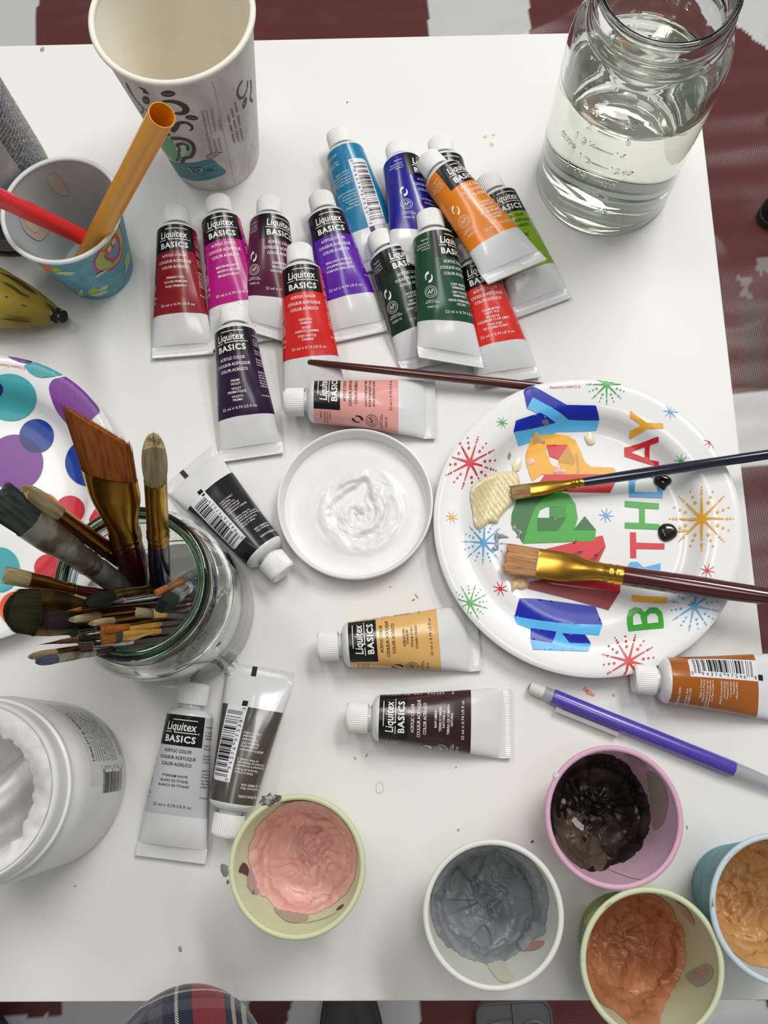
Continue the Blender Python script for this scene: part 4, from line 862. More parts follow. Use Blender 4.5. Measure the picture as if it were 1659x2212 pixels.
def brush(label, tip, zt, tail, zl, pf, ph, wpx, thick, rpx, hmat, fmat, bmat, shape='round', roll=0.0, base=None, dry=None, belly=1.25, end_r=.0022, group='paint brushes standing in the glass jar', hairs=150, up=None, slant=0.0, core=None, fbase=None):
    """tip/tail/pf/ph: pixels of the hair tip, handle end, ferrule mouth and ferrule base; wpx, rpx: widths in pixels"""
    A, B = at(tail[0], tail[1], zl), at(tip[0], tip[1], zt); d = (B - A); L = d.length; d.normalize()
    def s_of(px):
        best = min((( (proj(A + d*L*q)[0]-px[0])**2 + (proj(A + d*L*q)[1]-px[1])**2), q) for q in np.linspace(0, 1.02, 512)); return best[1]*L
    s1, s0 = s_of(pf), s_of(ph)
    view = (EYE - (A + d*(s0+s1)/2)).normalized() if up is None else Vector(up)
    n = (view - d*view.dot(d)).normalized(); w = d.cross(n)
    if roll: n, w = n*math.cos(roll) + w*math.sin(roll), w*math.cos(roll) - n*math.sin(roll)
    m = Matrix(((w.x, n.x, d.x, A.x), (w.y, n.y, d.y, A.y), (w.z, n.z, d.z, A.z), (0, 0, 0, 1)))
    ob = thing('paint_brush', label, 'paint brush', mat=m, group=group)
    ha = wpx/2/pxm(A + d*s1); hb = ha*thick; rf = rpx/2/pxm(A + d*s0)
    if fbase: fa = fbase/2/pxm(A + d*s0)
    mb = MB(); loft(mb, [(0, end_r*.4, end_r*.4), (.0006, end_r*.85, end_r*.85), (.002, end_r, end_r), (s0*.35, (end_r + rf*belly)*.5, (end_r + rf*belly)*.5), (s0*.72, rf*belly, rf*belly), (s0*.88, rf*(belly*.6 + .4), rf*(belly*.6 + .4)), (s0 - .002, rf*.98, rf*.98), (s0 + .004, rf*.94, rf*.94)], 24)
    mb.build('handle', hmat, ob, angle=180)
    Lf = s1 - s0; mb = MB(); secs = []
    def mix(q): return rf + (ha - rf)*q, rf + (hb - rf)*q
    for q, k in ((0, .0), (.02, 0), (.06, 0), (.08, .00035), (.10, 0), (.14, 0), (.16, .00035), (.18, 0), (.26, 0)): secs.append((s0 + Lf*q, rf + k*min(1, rf/.003), rf + k*min(1, rf/.003)))
    for q in (.35, .45, .55, .65, .74): e = (q - .26)/.48; e = e*e*(3 - 2*e); a, b = mix(e); secs.append((s0 + Lf*q, a, b))
    secs += [(s0 + Lf*.80, ha, hb), (s0 + Lf*.97, ha, hb), (s1, ha*1.02, hb*1.05), (s1 + .0001, ha*.9, hb*.8)]
    P = []
    for s, a, b in secs:
        k = max(0, (s - s0 - Lf*.3)/(Lf*.7)); P.append([(a*math.cos(2*math.pi*j/36), b*math.sin(2*math.pi*j/36), s + slant*a*math.cos(2*math.pi*j/36)*k) for j in range(36)])
    mb.grid(P, close_u=True); mb.build('ferrule', fmat, ob, angle=50)
    hl = L - s1; rnd = random.Random(int(tip[0]*31 + tip[1])); mb = MB()
    if shape == 'flat': tp = lambda u: hl*(.97 + .03*math.sin(u*9)); ea, eb = ha*1.0, hb*.45
    elif shape == 'filbert': tp = lambda u: hl*(1 - .35*u*u); ea, eb = ha*.85, hb*.4
    elif shape == 'angle': tp = lambda u: hl*(1 - .24*u); ea, eb = ha*1.02, hb*.35
    elif shape == 'point': tp = lambda u: hl*(1 - .4*abs(u)); ea, eb = ha*.15, hb*.15
    else: tp = lambda u: hl*(1 - .18*u*u); ea, eb = ha*.8, hb*.75
    # a solid core with hairs all round it
    P = []
    for q in np.linspace(0, .9, 9):
        e = q**1.5; sw = 1 + (.28 if shape in ('round',) else .06)*math.sin(q*2.6); row = []
        for j in range(24):
            an = 2*math.pi*j/24; u = math.cos(an); a = (ha*.93 + (ea*.92 - ha*.93)*e)*sw; b = (hb*.9 + (eb*.9 - hb*.9)*e)*sw
            row.append((a*u, b*math.sin(an), s1 + slant*ha*u + tp(u)*q - .0004))
        P.append(row)
    mb.grid(P, close_u=True); mb.add(P[-1], [tuple(range(24))])
    k0 = len(mb.v)
    strands(mb, rnd, hairs, ha*.95*1.02, hb*1.0, s1 - .0004, tp, ea*1.03, eb*1.08, max(.00010, min(.00022, ha*.05)))
    if slant:
        for i in range(k0, len(mb.v)): x, y, z = mb.v[i]; mb.v[i] = (x, y, z + slant*x)
    bo = mb.build('bristles', bmat, ob, angle=50, kind='stuff')
    if base:      # paint left at the root or the tip of the hairs
        mb = MB(); f0, f1, mat_ = base; P = []
        for q in np.linspace(f0, f1, 5):
            row = []
            for j in range(24):
                an = 2*math.pi*j/24; u = math.cos(an); e = q**1.5; sw = 1 + .06*math.sin(q*2.6)
                row.append(((ha*.99 + (ea*.98 - ha*.99)*e)*u*sw*1.03, (hb*1.02 + (eb - hb*1.02)*e)*math.sin(an)*1.1, s1 + slant*ha*u + tp(u)*(q + .05*noise.noise((an*2, q, 1)))))
            P.append(row)
        mb.grid(P, close_u=True); mb.build('paint_coat', mat_, ob, angle=180)
    return ob, rf, s0, L
HOG, HOGD = hair('#b3a37c', '#8c7b58'), hair('#9b8a66', '#7a6a4b')
ORH, OLV, BLKH, PURH, GRYH = hair('#b5682a', '#8f4a1c'), hair('#2c2c16', '#1d1e10'), hair('#1d2420', '#111613'), hair('#33222a', '#221a20'), hair('#4b514e', '#2d312f')
TANH = hair('#a3764a', '#86603c')
BASE = (389, 1324)
# (label, tip, z tip, tail, z tail, ferrule mouth, ferrule base, width px, thickness, handle px, handle, ferrule, hair, shape)
brush('wide angled brush with orange hair and gold ferrule, tallest in the glass jar', (208,908), .172, (318,1345), .006, (237,1025), (266,1172), 108, .34, 66, H_RED, GOLD, ORH, 'angle', hairs=420, slant=-.75, belly=1.05)
brush('round cream hog bristle brush with gold ferrule and navy handle, upright in the jar', (331,938), .168, (352,1375), .006, (332,1038), (336,1168), 49, .9, 46, H_NAVY, GOLD, HOG, 'round', hairs=260, belly=1.05)
brush('cream bristle brush with copper gold ferrule and blue handle leaning left in the jar', (45,1048), .158, (380,1300), .006, (122,1112), (222,1212), 34, .9, 36, H_NAVY, M('amber_ferrule', '#9a6420', rough=.25, metal=1.0), HOG, 'round', hairs=220, belly=1.0)
brush('wide grey haired brush with paint smeared ferrule and grey handle leaning left', (-18,1068), .165, (370,1345), .006, (62,1128), (192,1232), 78, .45, 52, H_GREY, GRIME, GRYH, 'flat', hairs=360, belly=1.0)
brush('pale haired flat brush with brown ferrule behind the wide grey haired brush', (2,1240), .138, (392,1322), .006, (62,1245), (165,1262), 36, .5, 24, H_RED, COPPER, HOG, 'flat', hairs=160)
brush('broad dark olive haired flat brush with tarnished gold ferrule, low at the left', (4,1318), .143, (400,1338), .0085, (76,1316), (222,1318), 104, .34, 60, H_BRN, BRONZE, OLV, 'filbert', hairs=380, belly=1.0)
brush('black haired filbert brush with gold ferrule above the silver ferruled brush', (172,1306), .122, (436,1252), .010, (243,1288), (332,1270), 36, .6, 24, H_NAVY, BRONZE, BLKH, 'filbert', hairs=180)
brush('fine mauve tipped brush with bright silver ferrule', (236,1302), .115, (446,1272), .010, (266,1304), (332,1294), 13, .9, 15, H_BLU, SILVER, hair('#6a5d66', '#524750'), 'point', hairs=60)
brush('dark purple brown round brush low in the bundle', (84,1342), .128, (430,1330), .007, (150,1338), (250,1338), 40, .9, 24, H_BRN, BRONZE, PURH, 'round', hairs=200)
brush('small cream bristle brush with copper ferrule, left of the pair in the bundle', (146,1340), .120, (440,1302), .006, (212,1324), (292,1310), 17, .9, 17, H_RED, COPPER, HOG, 'round', hairs=140)
brush('small cream bristle brush with gold ringed copper ferrule, right of the pair', (190,1348), .117, (448,1312), .006, (243,1332), (320,1326), 15, .9, 17, H_RED, COPPER, HOG, 'round', hairs=140)
brush('short cream flat brush with gold ferrule near the jar rim', (289,1322), .110, (440,1335), .014, (330,1317), (356,1316), 20, .5, 16, H_BRN, GOLD, HOG, 'flat', hairs=110)
brush('dark green stained round brush with silver ferrule leaning right in the jar', (346,1314), .108, (450,1232), .020, (374,1296), (408,1270), 34, .95, 26, H_BLU, SILVER, hair('#1e2a26', '#121b18'), 'round', hairs=150)
brush('orange tipped brush with worn copper ferrule under the jar rim', (334,1284), .106, (452,1222), .020, (358,1272), (390,1252), 16, .7, 18, H_GREY, COPPER, ORH, 'flat', hairs=80)
brush('small orange haired brush with bright gold ferrule', (222,1362), .114, (450,1330), .008, (274,1340), (340,1346), 15, .7, 21, H_BRN, GOLD, ORH, 'flat', hairs=110)
brush('flat orange haired brush with teal tinted tip and gold ferrule', (213,1372), .114, (452,1352), .007, (258,1364), (340,1363), 40, .4, 20, H_BRN, GOLD, hair('#a8641f', '#7a4c22'), 'flat', hairs=220, base=(.02, .3, M('teal_stain', '#2f3a34', rough=.6)))
brush('brown haired flat brush with long silver ferrule at the near rim of the jar', (168,1400), .118, (448,1366), .006, (198,1398), (282,1386), 18, .6, 16, H_BRN, SILVER, hair('#4a3424', '#37271b'), 'flat', hairs=110)
brush('thin dark green brush with silver ferrule, second lowest row of the bundle', (112,1374), .122, (446,1322), .006, (166,1358), (205,1352), 14, .8, 13, H_BLK, SILVER, hair('#27392f', '#1a2820'), 'point', hairs=70)
brush('rust tipped brown brush with silver ring, pointing left below the dark bristles', (72,1394), .136, (448,1345), .006, (162,1364), (240,1352), 15, .8, 14, H_BLK, SILVER, hair('#6b4424', '#43271a'), 'point', hairs=90, base=(.55, .9, M('rust_stain', '#3a0f0c', rough=.6)))
brush('beige haired round brush, lower left of the bundle', (58,1420), .142, (440,1358), .006, (118,1398), (205,1388), 17, .9, 15, H_BLU, BRONZE, HOGD, 'round', hairs=110)
brush('blue grey stained round brush, lowest of the bundle', (76,1430), .142, (444,1372), .006, (119,1410), (200,1396), 20, .9, 16, H_BRN, GRIME, hair('#54566c', '#3f4153'), 'round', hairs=140)
brush('tiny orange haired brush between the purple brown and the olive brushes', (138,1320), .121, (440,1290), .007, (172,1316), (222,1312), 11, .8, 10, H_RED, COPPER, ORH, 'point', hairs=60)
GP = 'brushes lying on the birthday plate'
def lettering(ob, s, s_pos, r, h, w, col, flip=False):
    v, f = text(s); k = w/v[:, 0].max(); mb = MB()
    # reads along the handle
    pts = []
    for x, y in v:
        zz = s_pos - x*k if flip else s_pos + x*k; a = (y - .5)*h/r*(-1 if flip else 1)*-1; rr = r(zz) if callable(r) else r + .00012
        pts.append((rr*math.sin(a), rr*math.cos(a), zz))
    mb.add(pts, f if True else f); mb.build('lettering', ink(col, .3), ob, smooth=False)
b, rf, s0, L = brush('small brush with navy handle and gold ferrule lying across the birthday plate', (1098,1066), .0062, (1950,938), .0315, (1146,1060), (1262,1047), 31, .42, 21, H_NAVY, GOLD, hair('#b3936c', '#8d6d48'), 'flat', group=GP, belly=1.12, up=(0, 0, 1), hairs=240)
def rad(rf, s0, belly): return lambda z: np.interp(z, [s0*.72, s0*.88, s0 - .002], [rf*belly, rf*(belly*.6 + .4), rf*.98])*1.0 + .00012
A_, B_ = at(1950, 938, .0315), at(1098, 1066, .0062)
def s_px(A, B, px):
    return min((((proj(A + (B-A)*q)[0]-px[0])**2 + (proj(A + (B-A)*q)[1]-px[1])**2), q) for q in np.linspace(0, 1, 800))[1]*(B-A).length
lettering(b, 'CHINA', s_px(A_, B_, (1400,1022)), .0027, .0020, .0085, '#c9a64a', True); lettering(b, '2', s_px(A_, B_, (1366,1026)), .0027, .0020, .0022, '#c9a64a', True)
b, rf, s0, L = brush('wide brush with maroon handle and buff paint on its hair, lying across the birthday plate', (1082,1205), .0062, (2000,1338), .0385, (1160,1222), (1343,1259), 66, .28, 43, H_RED, GOLD, hair('#cf9e74', '#a9754a'), 'flat', group=GP, belly=1.02, up=(0, 0, 1), hairs=460)
A_, B_ = at(2000, 1338, .0385), at(1082, 1205, .0062)
lettering(b, 'CHINA', s_px(A_, B_, (1486,1276)), .0052, .0024, .0085, '#c0994a', True); lettering(b, '3/4', s_px(A_, B_, (1440,1270)), .0052, .0026, .0050, '#c0994a', True)
brush('brush with long red brown handle over the tube ends, its head under the plate rim', (1400,861), .0042, (664,782), .0135, (1360,857), (1250,845), 16, .5, 19, M('redbrown_lacquer', '#4b1712', rough=.16, coat=.5), GOLD, TANH, 'flat', group=GP, belly=1.1, up=(0, 0, 1), hairs=60, end_r=.0020)

# ------------------------------------------------------------------ glass jars
def glass(name, c, dens, rough=0.0):
    m = bpy.data.materials.new(name); m.use_nodes = True; nt = m.node_tree; p = nt.nodes['Principled BSDF']
    p.inputs['Base Color'].default_value = (1, 1, 1, 1); p.inputs['Transmission Weight'].default_value = 1; p.inputs['Roughness'].default_value = rough; p.inputs['IOR'].default_value = 1.5
    v = nt.nodes.new('ShaderNodeVolumeAbsorption'); v.inputs['Color'].default_value = lin(c); v.inputs['Density'].default_value = dens
    nt.links.new(v.outputs[0], nt.nodes['Material Output'].inputs['Volume']); return m
GLASS = glass('jar_glass', (.60, .72, .55), 22)
RIMG = glass('thick_green_glass', (.24, .50, .27), 420)
def jar_profile(h, rb, rm, th=.0028, shoulder=.72, neck=.80, foot=.004):
    """outer line from the foot up over the thread to the lip, then the inner line down"""
    zs, zn = h*shoulder, h*neck
    out = [(rb - .006, .0012), (rb - .0035, 0), (rb - .0012, .0008), (rb, .004), (rb, zs)]
    for q in np.linspace(.12, 1, 8): out.append((rm - .0005 + (rb - rm + .0005)*math.cos(q*math.pi/2)**.9 if q < 1 else rm - .0005, zs + (zn - zs)*math.sin(q*math.pi/2)))
    out += [(rm + .0012, zn + .0012), (rm + .0014, zn + .0024), (rm - .0006, zn + .0036), (rm - .0007, zn + (h-zn)*.45), (rm + .0004, zn + (h-zn)*.52), (rm + .0004, zn + (h-zn)*.60), (rm - .0007, zn + (h-zn)*.68), (rm - .0007, h - .0022), (rm - .0002, h - .0012), (rm - .0008, h - .0002), (rm - .0018, h), (rm - .0030, h - .0004)]
    ir = rm - .0036
    inn = [(ir, h - .0015), (ir, zn + .001)]
    for q in np.linspace(.9, 0, 8): inn.append((ir + (rb - th - ir)*math.cos(q*math.pi/2)**.9, zs + (zn - zs - .0015)*math.sin(q*math.pi/2)))
    inn += [(rb - th, foot + .006), (rb - th - .0015, foot + .002), (rb - th - .005, foot), (.0001, foot + .0006)]
    return out, inn
# quart jar of water
jc = at(1450, -32, .15); JH, JR, JM = .15, .0425, .0352
water_jar = thing('mason_jar', 'tall clear glass preserving jar with embossed measuring marks, half full of water', 'jar', (jc.x, jc.y, T))
o_, i_ = jar_profile(JH, JR, JM, shoulder=.70, neck=.845, foot=.005)
mb = MB(); mb.lathe([(.0001, .0015)] + o_ + i_, 96, flip=False); mb.build('glass', GLASS, water_jar, angle=180)
WL = .091
mb = MB(); rw = JR - .0028 + .00015
mb.lathe([(.0001, .0056 - .0003), (JR - .0078, .0050 - .0002), (JR - .0043, .0070 - .0002), (rw, .0111), (rw, WL - .0006), (rw, WL + .0006), (rw - .0012, WL - .0001), (rw - .004, WL - .0003), (.0001, WL - .0003)], 96)
wm = bpy.data.materials.new('water'); wm.use_nodes = True; p = wm.node_tree.nodes['Principled BSDF']; p.inputs['Transmission Weight'].default_value = 1; p.inputs['Roughness'].default_value = 0; p.inputs['IOR'].default_value = 1.33; p.inputs['Base Color'].default_value = (.965, .975, .915, 1)
wo = mb.build('water', wm, angle=180, loc=(jc.x, jc.y, T)); tag(wo, 'clear water standing halfway up the tall glass jar', 'water')
face = math.atan2(-jc.y, -jc.x)
def emboss(ang, z, s, h, w=None, outward=True, mirror=False):
    p, f = text_at(s, 0, -h/2, h, w); rr = JR - .0001; mb = MB(); n = len(p)
    put = lambda x, y, r: (r*math.cos(ang + x/JR), r*math.sin(ang + x/JR), z + y)
    mb.add([put(x, y, rr) for x, y in p] + [put(x, y, rr + .0008) for x, y in p], [tuple(i + n for i in q) for q in f] + [q[::-1] for q in f])
    from collections import Counter
    ed = Counter(); 
    for q in f:
        for a, b in zip(q, q[1:] + q[:1]): ed[(a, b)] += 1
    mb.f += [(b, a, a + n, b + n)[::-1] for a, b in ed if (b, a) not in ed]; mb.mi += [0]*(len(mb.f) - len(mb.mi))
    mb.build('embossed_mark', GLASS, water_jar, smooth=False)
def dash(ang, z, x0, x1):
    mb = MB(); n = 12; P = []
    for k in range(n + 1):
        x = x0 + (x1-x0)*k/n; a = ang + x/JR; P.append([((JR + r)*math.cos(a), (JR + r)*math.sin(a), z + y) for r, y in ((-.0001, -.0006), (.0005, -.0004), (.0005, .0004), (-.0001, .0006))])
    mb.grid(P, close_u=True, flip=True); mb.build('embossed_mark', GLASS, water_jar, smooth=False)
for base_ang in (face - .12, face + math.pi + .1):
    for k, (l_, r_) in enumerate((('2 1/4', '18'), ('2', '16'), ('1 3/4', '14'), ('1 1/2', '12'), ('1 1/4', '10'), ('1', '8'), ('', '6'))):
        z = .1035 - k*.0125
        if l_: emboss(base_ang - .26, z, l_, .0048); dash(base_ang, z, -.006, .006)
        emboss(base_ang + .24, z, r_, .0048)
    emboss(base_ang - .52, .070, 'cups', .0050); emboss(base_ang + .40, .066, 'oz', .0046)

# squat jar that holds the brushes
bc = at(282, 1257, .095); BH, BR_, BM = .095, .0425, .0358
brush_jar = thing('glass_jar', 'squat clear glass jar with thick green rim, crammed with paint brushes', 'jar', (bc.x, bc.y, T))
o_, i_ = jar_profile(BH, BR_, BM, shoulder=.66, neck=.80, foot=.004)
mb = MB(); mb.lathe([(.0001, .0015)] + o_[:-6] + [(BM - .0007, BH - .0042), (BM - .0034, BH - .0042)] + i_[1:], 96, flip=False); mb.build('glass', GLASS, brush_jar, angle=180)
mb = MB(); mb.lathe([(BM - .0022 + .0030*math.cos(a), BH - .0021 + .0022*math.sin(a)) for a in np.linspace(0, 2*math.pi, 18, endpoint=False)], 96, close=True); mb.build('rim', RIMG, brush_jar, angle=180, label='thick green glass rim')
# handle ends seen through the jar
# crumpled clear film between the jar and the tubes
fm = bpy.data.materials.new('clear_film'); fm.use_nodes = True; p = fm.node_tree.nodes['Principled BSDF']; p.inputs['Transmission Weight'].default_value = .93; p.inputs['Roughness'].default_value = .05; p.inputs['IOR'].default_value = 1.12; p.inputs['Base Color'].default_value = (.95, .96, .96, 1); p.inputs['Coat Weight'].default_value = 1.0
fp = at(487, 1418, 0); film = MB(); P = []
for i in range(15):
    row = []
    for j in range(15):
        u, v = i/14 - .5, j/14 - .5; x = fp.x + (u*.9 + v*.35)*.017; y = fp.y + (v*.9 - u*.35)*.020
        z = .0045 + .006*noise.noise((u*6, v*6, 3)) + .003*noise.noise((u*17, v*17, 9)) - .006*(u*u + v*v); row.append((x - fp.x, y - fp.y, max(.0004, z)))
    P.append(row)
film.grid(P); fo = film.build('plastic_film', fm, angle=20, loc=(fp.x, fp.y, T)); tag(fo, 'small crumpled piece of clear plastic film beside the brush jar', 'plastic film')

# ------------------------------------------------------------------ gesso tub
tc_ = at(-71, 1710, .093); TH, TR = .093, .0430
tub = thing('gesso_tub', 'white plastic tub of gesso without its lid at the left edge', 'tub', (tc_.x, tc_.y, T))
mb = MB(); mb.lathe([(.0001, .001), (.038, .001), (.0405, 0), (.0418, .0012), (TR, .006), (TR, .062), (.0425, .068), (.0405, .0725), (.0395, .0745), (.0395, .077), (.0412, .0775), (.0415, .0785), (.0412, .0800), (.0400, .0805), (.0398, .090), (.0394, .0922), (.0385, TH), (.0370, TH - .0004), (.0362, .0915), (.0362, .080), (.0375, .072), (.0400, .062), (.0400, .005), (.0001, .004)], 120)
mb.build('shell', WPL, tub, angle=40)
# wrap label
def tub_map(q, off=.00015): a, z = q[0]/TR, q[1]; return ((TR + off)*math.cos(a), (TR + off)*math.sin(a), z)
class _T: pass
tb_ = _T(); tb_.c = Vector((tc_.x, tc_.y, T)); tb_.h, tb_.rr, tb_.r = .062, TR, (lambda z: TR); tb_.ob = tub; tb_.map = tub_map
tb_.hit = lambda px, py: Cup.hit(tb_, px, py)
def tuv(px, py): a, z = tb_.hit(px, py); return (a*TR, z)
Z3 = lambda x, y: tuv(x/5.72, 1480 + y/5.72)
mb = MB()
a_hi, a_lo = Z3(700, 250)[0], Z3(1300, 1230)[0]
vv, ff = tri([(a_lo, .0055), (a_hi, .0055), (a_hi, .058), (a_lo, .058)], (), .003); mb.add([tub_map(q, .0001) for q in vv], ff); tl = mb.build('label', M('tub_label', '#dcdcda', rough=.4), tub, angle=180)
p0, p1 = Z3(1150, 940), Z3(850, 385)
um = MB()
def tub_line(s, u, z, h, w=None, bold=0):
    p, f = text_at(s, 0, 0, h, w, 'l', bold=bold); um.add([tub_map((u + x, z + y), .00025) for x, y in p], f)
u0 = p0[0]; z0 = .0505
tub_line('HEALTH & SAFETY', u0, z0, .0026, .0285, bold=.02)
for k, s_ in enumerate(('There are no known hazards', 'hazardous to use. Do not', 'and keep out of reach of', 'children under six years', 'of age. Do not spray apply', 'for health information. To', 'To open lift the lid and', 'ingredients: acrylic emulsion', 'calcium carbonate and', 'and titanium white')): tub_line(s_, u0, z0 - .0034*(k + 1) - .0006, .0019, .030 - .003*(k % 3))
for k, s_ in enumerate(('Made in USA', 'Fabriqué aux USA')): tub_line(s_, u0 + .003, .0088 - .0026*k, .0016)
um.build('lettering', ink('#3b3a37', .5), tl, smooth=False)
bmb = MB(); code = '078797557266'; mwz = .030/95; ub = u0 - .0022
for i, j, tall in upc(code):
    z1, z2 = .0105 + (95-j)*mwz, .0105 + (95-i)*mwz; l_ = .0115 if tall else .0100
    bmb.grid([[tub_map((ub - .0135 + l_*q/8, z), .00025) for q in range(9)] for z in (z1, z2)])
for c_, pos in zip('7 88797 35726 6'.replace(' ', ''), [-4] + [13 + 7*k for k in range(5)] + [53 + 7*k for k in range(5)] + [99]):
    v, f = text(c_); h_ = .0016; bmb.add([tub_map((ub - .0020 + y*h_*1.1, .0105 + (95 - pos)*mwz + .0006 - x*h_), .00025) for x, y in v], f)
bmb.build('barcode', ink('#4a4946', .5), tl, smooth=False)
# thick dry gesso over the mouth with torn openings
mb = MB(); P = []
for i in range(26):
    k = i/25; row = []
    for j in range(160):
        a = 2*math.pi*j/160; hole = .0300 - .0035*max(0, math.cos(a - .75))**2 + 0.0036*noise.noise((2*math.cos(a), 2*math.sin(a), 5)) + .0030*noise.noise((5*math.cos(a), 5*math.sin(a), 9)) + .0007*noise.noise((22*math.cos(a), 22*math.sin(a), 5))
        if k < .62: e = k/.62; r = .0374 + (hole - .0374)*e; z = TH + .0004 - .0035*e + .0012*math.sin(e*3.1) + .0006*noise.noise((r*200*math.cos(a), r*200*math.sin(a), 2))
        elif k < .72: e = (k - .62)/.10; r = hole + .0012*e; z = TH - .0031 - .0032*e
        else: e = (k - .72)/.28; r = (hole + .0012) + max(0, .0358 - hole - .0012)*min(1, e*1.6); z = TH - .0063 - .030*e
        row.append((r*math.cos(a), r*math.sin(a), z))
    P.append(row)
mb.grid(P, close_u=True)
# skins of paint hanging across the hole and the level inside
P = []
for i in range(28):
    k = (i + .02)/27; row = []
    for j in range(120):
        a = 2*math.pi*j/120; r = .0352*k; x, y = r*math.cos(a), r*math.sin(a); u = x*.80 + y*.60; w = -x*.60 + y*.80
        z = .048 + .012*noise.noise((w*95, u*22, 3)) + .006*noise.noise((w*210, u*50, 8)) + .026*math.exp(-((w + .006)/.009)**2) + .010*max(0, k - .5); row.append((x, y, z))
    P.append(row)
mb.grid(P, close_u=True)
go = mb.build('gesso', M('dirty_gesso', (.80, .795, .785), rough=.35, spec=.5, c2=(.42, .40, .38), scale=42, bias=(.50, .74), stretch=(.5, 1.2, .6), sub=.05), angle=180, loc=(tc_.x, tc_.y, T)); tag(go, 'thick torn white gesso streaked with grey inside the tub mouth', 'paint')

# ------------------------------------------------------------------ spray can
sc_ = at(40, 452, 0); CR_, CHt = .0335, .19
can = thing('spray_can', 'tall printed metal spray can cut by the left edge behind the blue paper cup', 'can', (sc_.x, sc_.y, T))
mb = MB(); mb.lathe([(CR_ - .004, .0015), (CR_ - .002, 0), (CR_ + .0006, .0008), (CR_ + .0012, .0025), (CR_ + .0004, .0042), (CR_ - .0006, .0048)], 96, close=False); mb.lathe([(.0001, .004), (CR_ - .004, .0015)], 96, flip=False); mb.build('base_rim', M('dark_tin', '#4a4c4b', rough=.35, metal=.8), can, angle=50)
mb = MB(); mb.lathe([(CR_ - .0006, .0046), (CR_, .006), (CR_, CHt - .02), (CR_ - .004, CHt - .010), (CR_ - .014, CHt)], 120, cap1=True); mb.build('body', M('can_paint', '#b9b8bd', rough=.3, spec=.5, coat=.2), can, angle=40)
mb = MB(); mb.lathe([(.010, CHt - .001), (.010, CHt + .014), (.008, CHt + .017), (.0001, CHt + .017)], 40, cap0=True); mb.build('spray_cap', WPL, can, angle=40)
cm = lambda a, z, o=.00012: ((CR_ + o)*math.cos(a), (CR_ + o)*math.sin(a), z)
def can_strip(name, a0, a1, z0, z1, col, off=.0001, mat=None):
    mb = MB(); n = 24; mb.grid([[cm(a0 + (a1-a0)*k/n, z, off) for k in range(n + 1)] for z in (z0, z1)]); return mb.build(name, mat or ink(col, .35), can, angle=180)
fa = math.atan2(-sc_.y, -sc_.x)
can_strip('grey_band', fa - 1.6, fa + 2.0, .0055, .0185, '#8e908c'); can_strip('navy_band', fa - 1.6, fa + .35, .0185, .034, '#1a1a50')
mb = MB()
for k, s_ in enumerate(('KEEP OUT OF REACH OF CHILDREN', 'CONTENTS UNDER PRESSURE', 'DO NOT PUNCTURE OR INCINERATE')):
    p, f = text_at(s_, 0, .0150 - k*.0036, .0021, .050); mb.add([cm(fa - .15 + x/CR_, y, .0003) for x, y in p], f)
rnd = random.Random(5)
WORDS = 'CONTAINS ACETONE PROPANE BUTANE TOLUENE USE WITH ADEQUATE VENTILATION AVOID BREATHING VAPORS DANGER EXTREMELY FLAMMABLE HARMFUL IF SWALLOWED KEEP AWAY FROM HEAT SPARKS AND FLAME SHAKE WELL BEFORE USING SURFACE MUST BE CLEAN AND DRY'.split()
for k in range(38):
    z = .148 - k*.0030; a = fa + .42
    s_ = ''; 
    while len(s_) < 26: s_ += rnd.choice(WORDS) + ' '
    p, f = text_at(s_.strip(), 0, z, .0021, .0415, 'l', bold=.03); mb.add([cm(a + x/CR_, y, .0003) for x, y in p], f)
mb.build('lettering', ink('#3d3c40', .4), can, smooth=False)
for z in (.0985, .1005): can_strip('rule_line', fa + .38, fa + 1.9, z, z + .0005, '#4c4c8a', .0003)
mb = MB(); pts = ellipse(fa*CR_ + .0028, .118, .006, .010); vv, ff = tri(pts, (), .002); mb.add([cm(x/CR_, z, .0003) for x, z in vv], ff); mb.build('yellow_mark', ink('#d8cf1f', .35), can, angle=180)

# ------------------------------------------------------------------ banana
ban = thing('banana', 'ripe spotted yellow banana with its black end pointing right, cut by the left edge', 'banana', tuple(at(60, 650, 0)))
org = at(60, 650, 0); path = [(-330, 470), (-220, 545), (-110, 600), (-20, 638), (60, 664), (105, 676), (124, 681), (136, 684)]; rr_ = [64, 66, 67, 64, 46, 27, 16, 13]
P3 = []
for (px, py), r in zip(path, rr_): 
    q = at(px, py, .016); k = r/pxm(q); q = at(px, py, max(k, .010)); P3.append((q.x - org.x, q.y - org.y, q.z - T, k))
P3 = spline(P3, 8); P = []; n = 30
for i, (x, y, z, r) in enumerate(P3):
    a, b = P3[max(0, i-1)], P3[min(len(P3)-1, i+1)]; d = Vector((b[0]-a[0], b[1]-a[1], b[2]-a[2])).normalized(); w = d.cross(Vector((0, 0, 1))).normalized(); u = w.cross(d)
    row = []
    for j in range(n):
        an = 2*math.pi*j/n; f = 1 + .055*math.cos(5*an + .5); v = w*(r*f*math.cos(an)) + u*(r*f*math.sin(an)); row.append((x + v.x, y + v.y, z + v.z))
    P.append(row)
bm_ = M('banana_skin', '#b59a35', rough=.45, c2='#7d6a22', scale=22, bias=(.42, .7), stretch=(1, 1, 1), detail=8, bump=.15, bscale=120)
mb = MB(); mb.grid(P, close_u=True); mb.build('skin', bm_, ban, angle=180)
mb = MB(); c0 = Vector(P3[-1][:3]); d = (Vector(P3[-1][:3]) - Vector(P3[-6][:3])).normalized(); w = d.cross(Vector((0, 0, 1))).normalized(); u = w.cross(d); rows = []
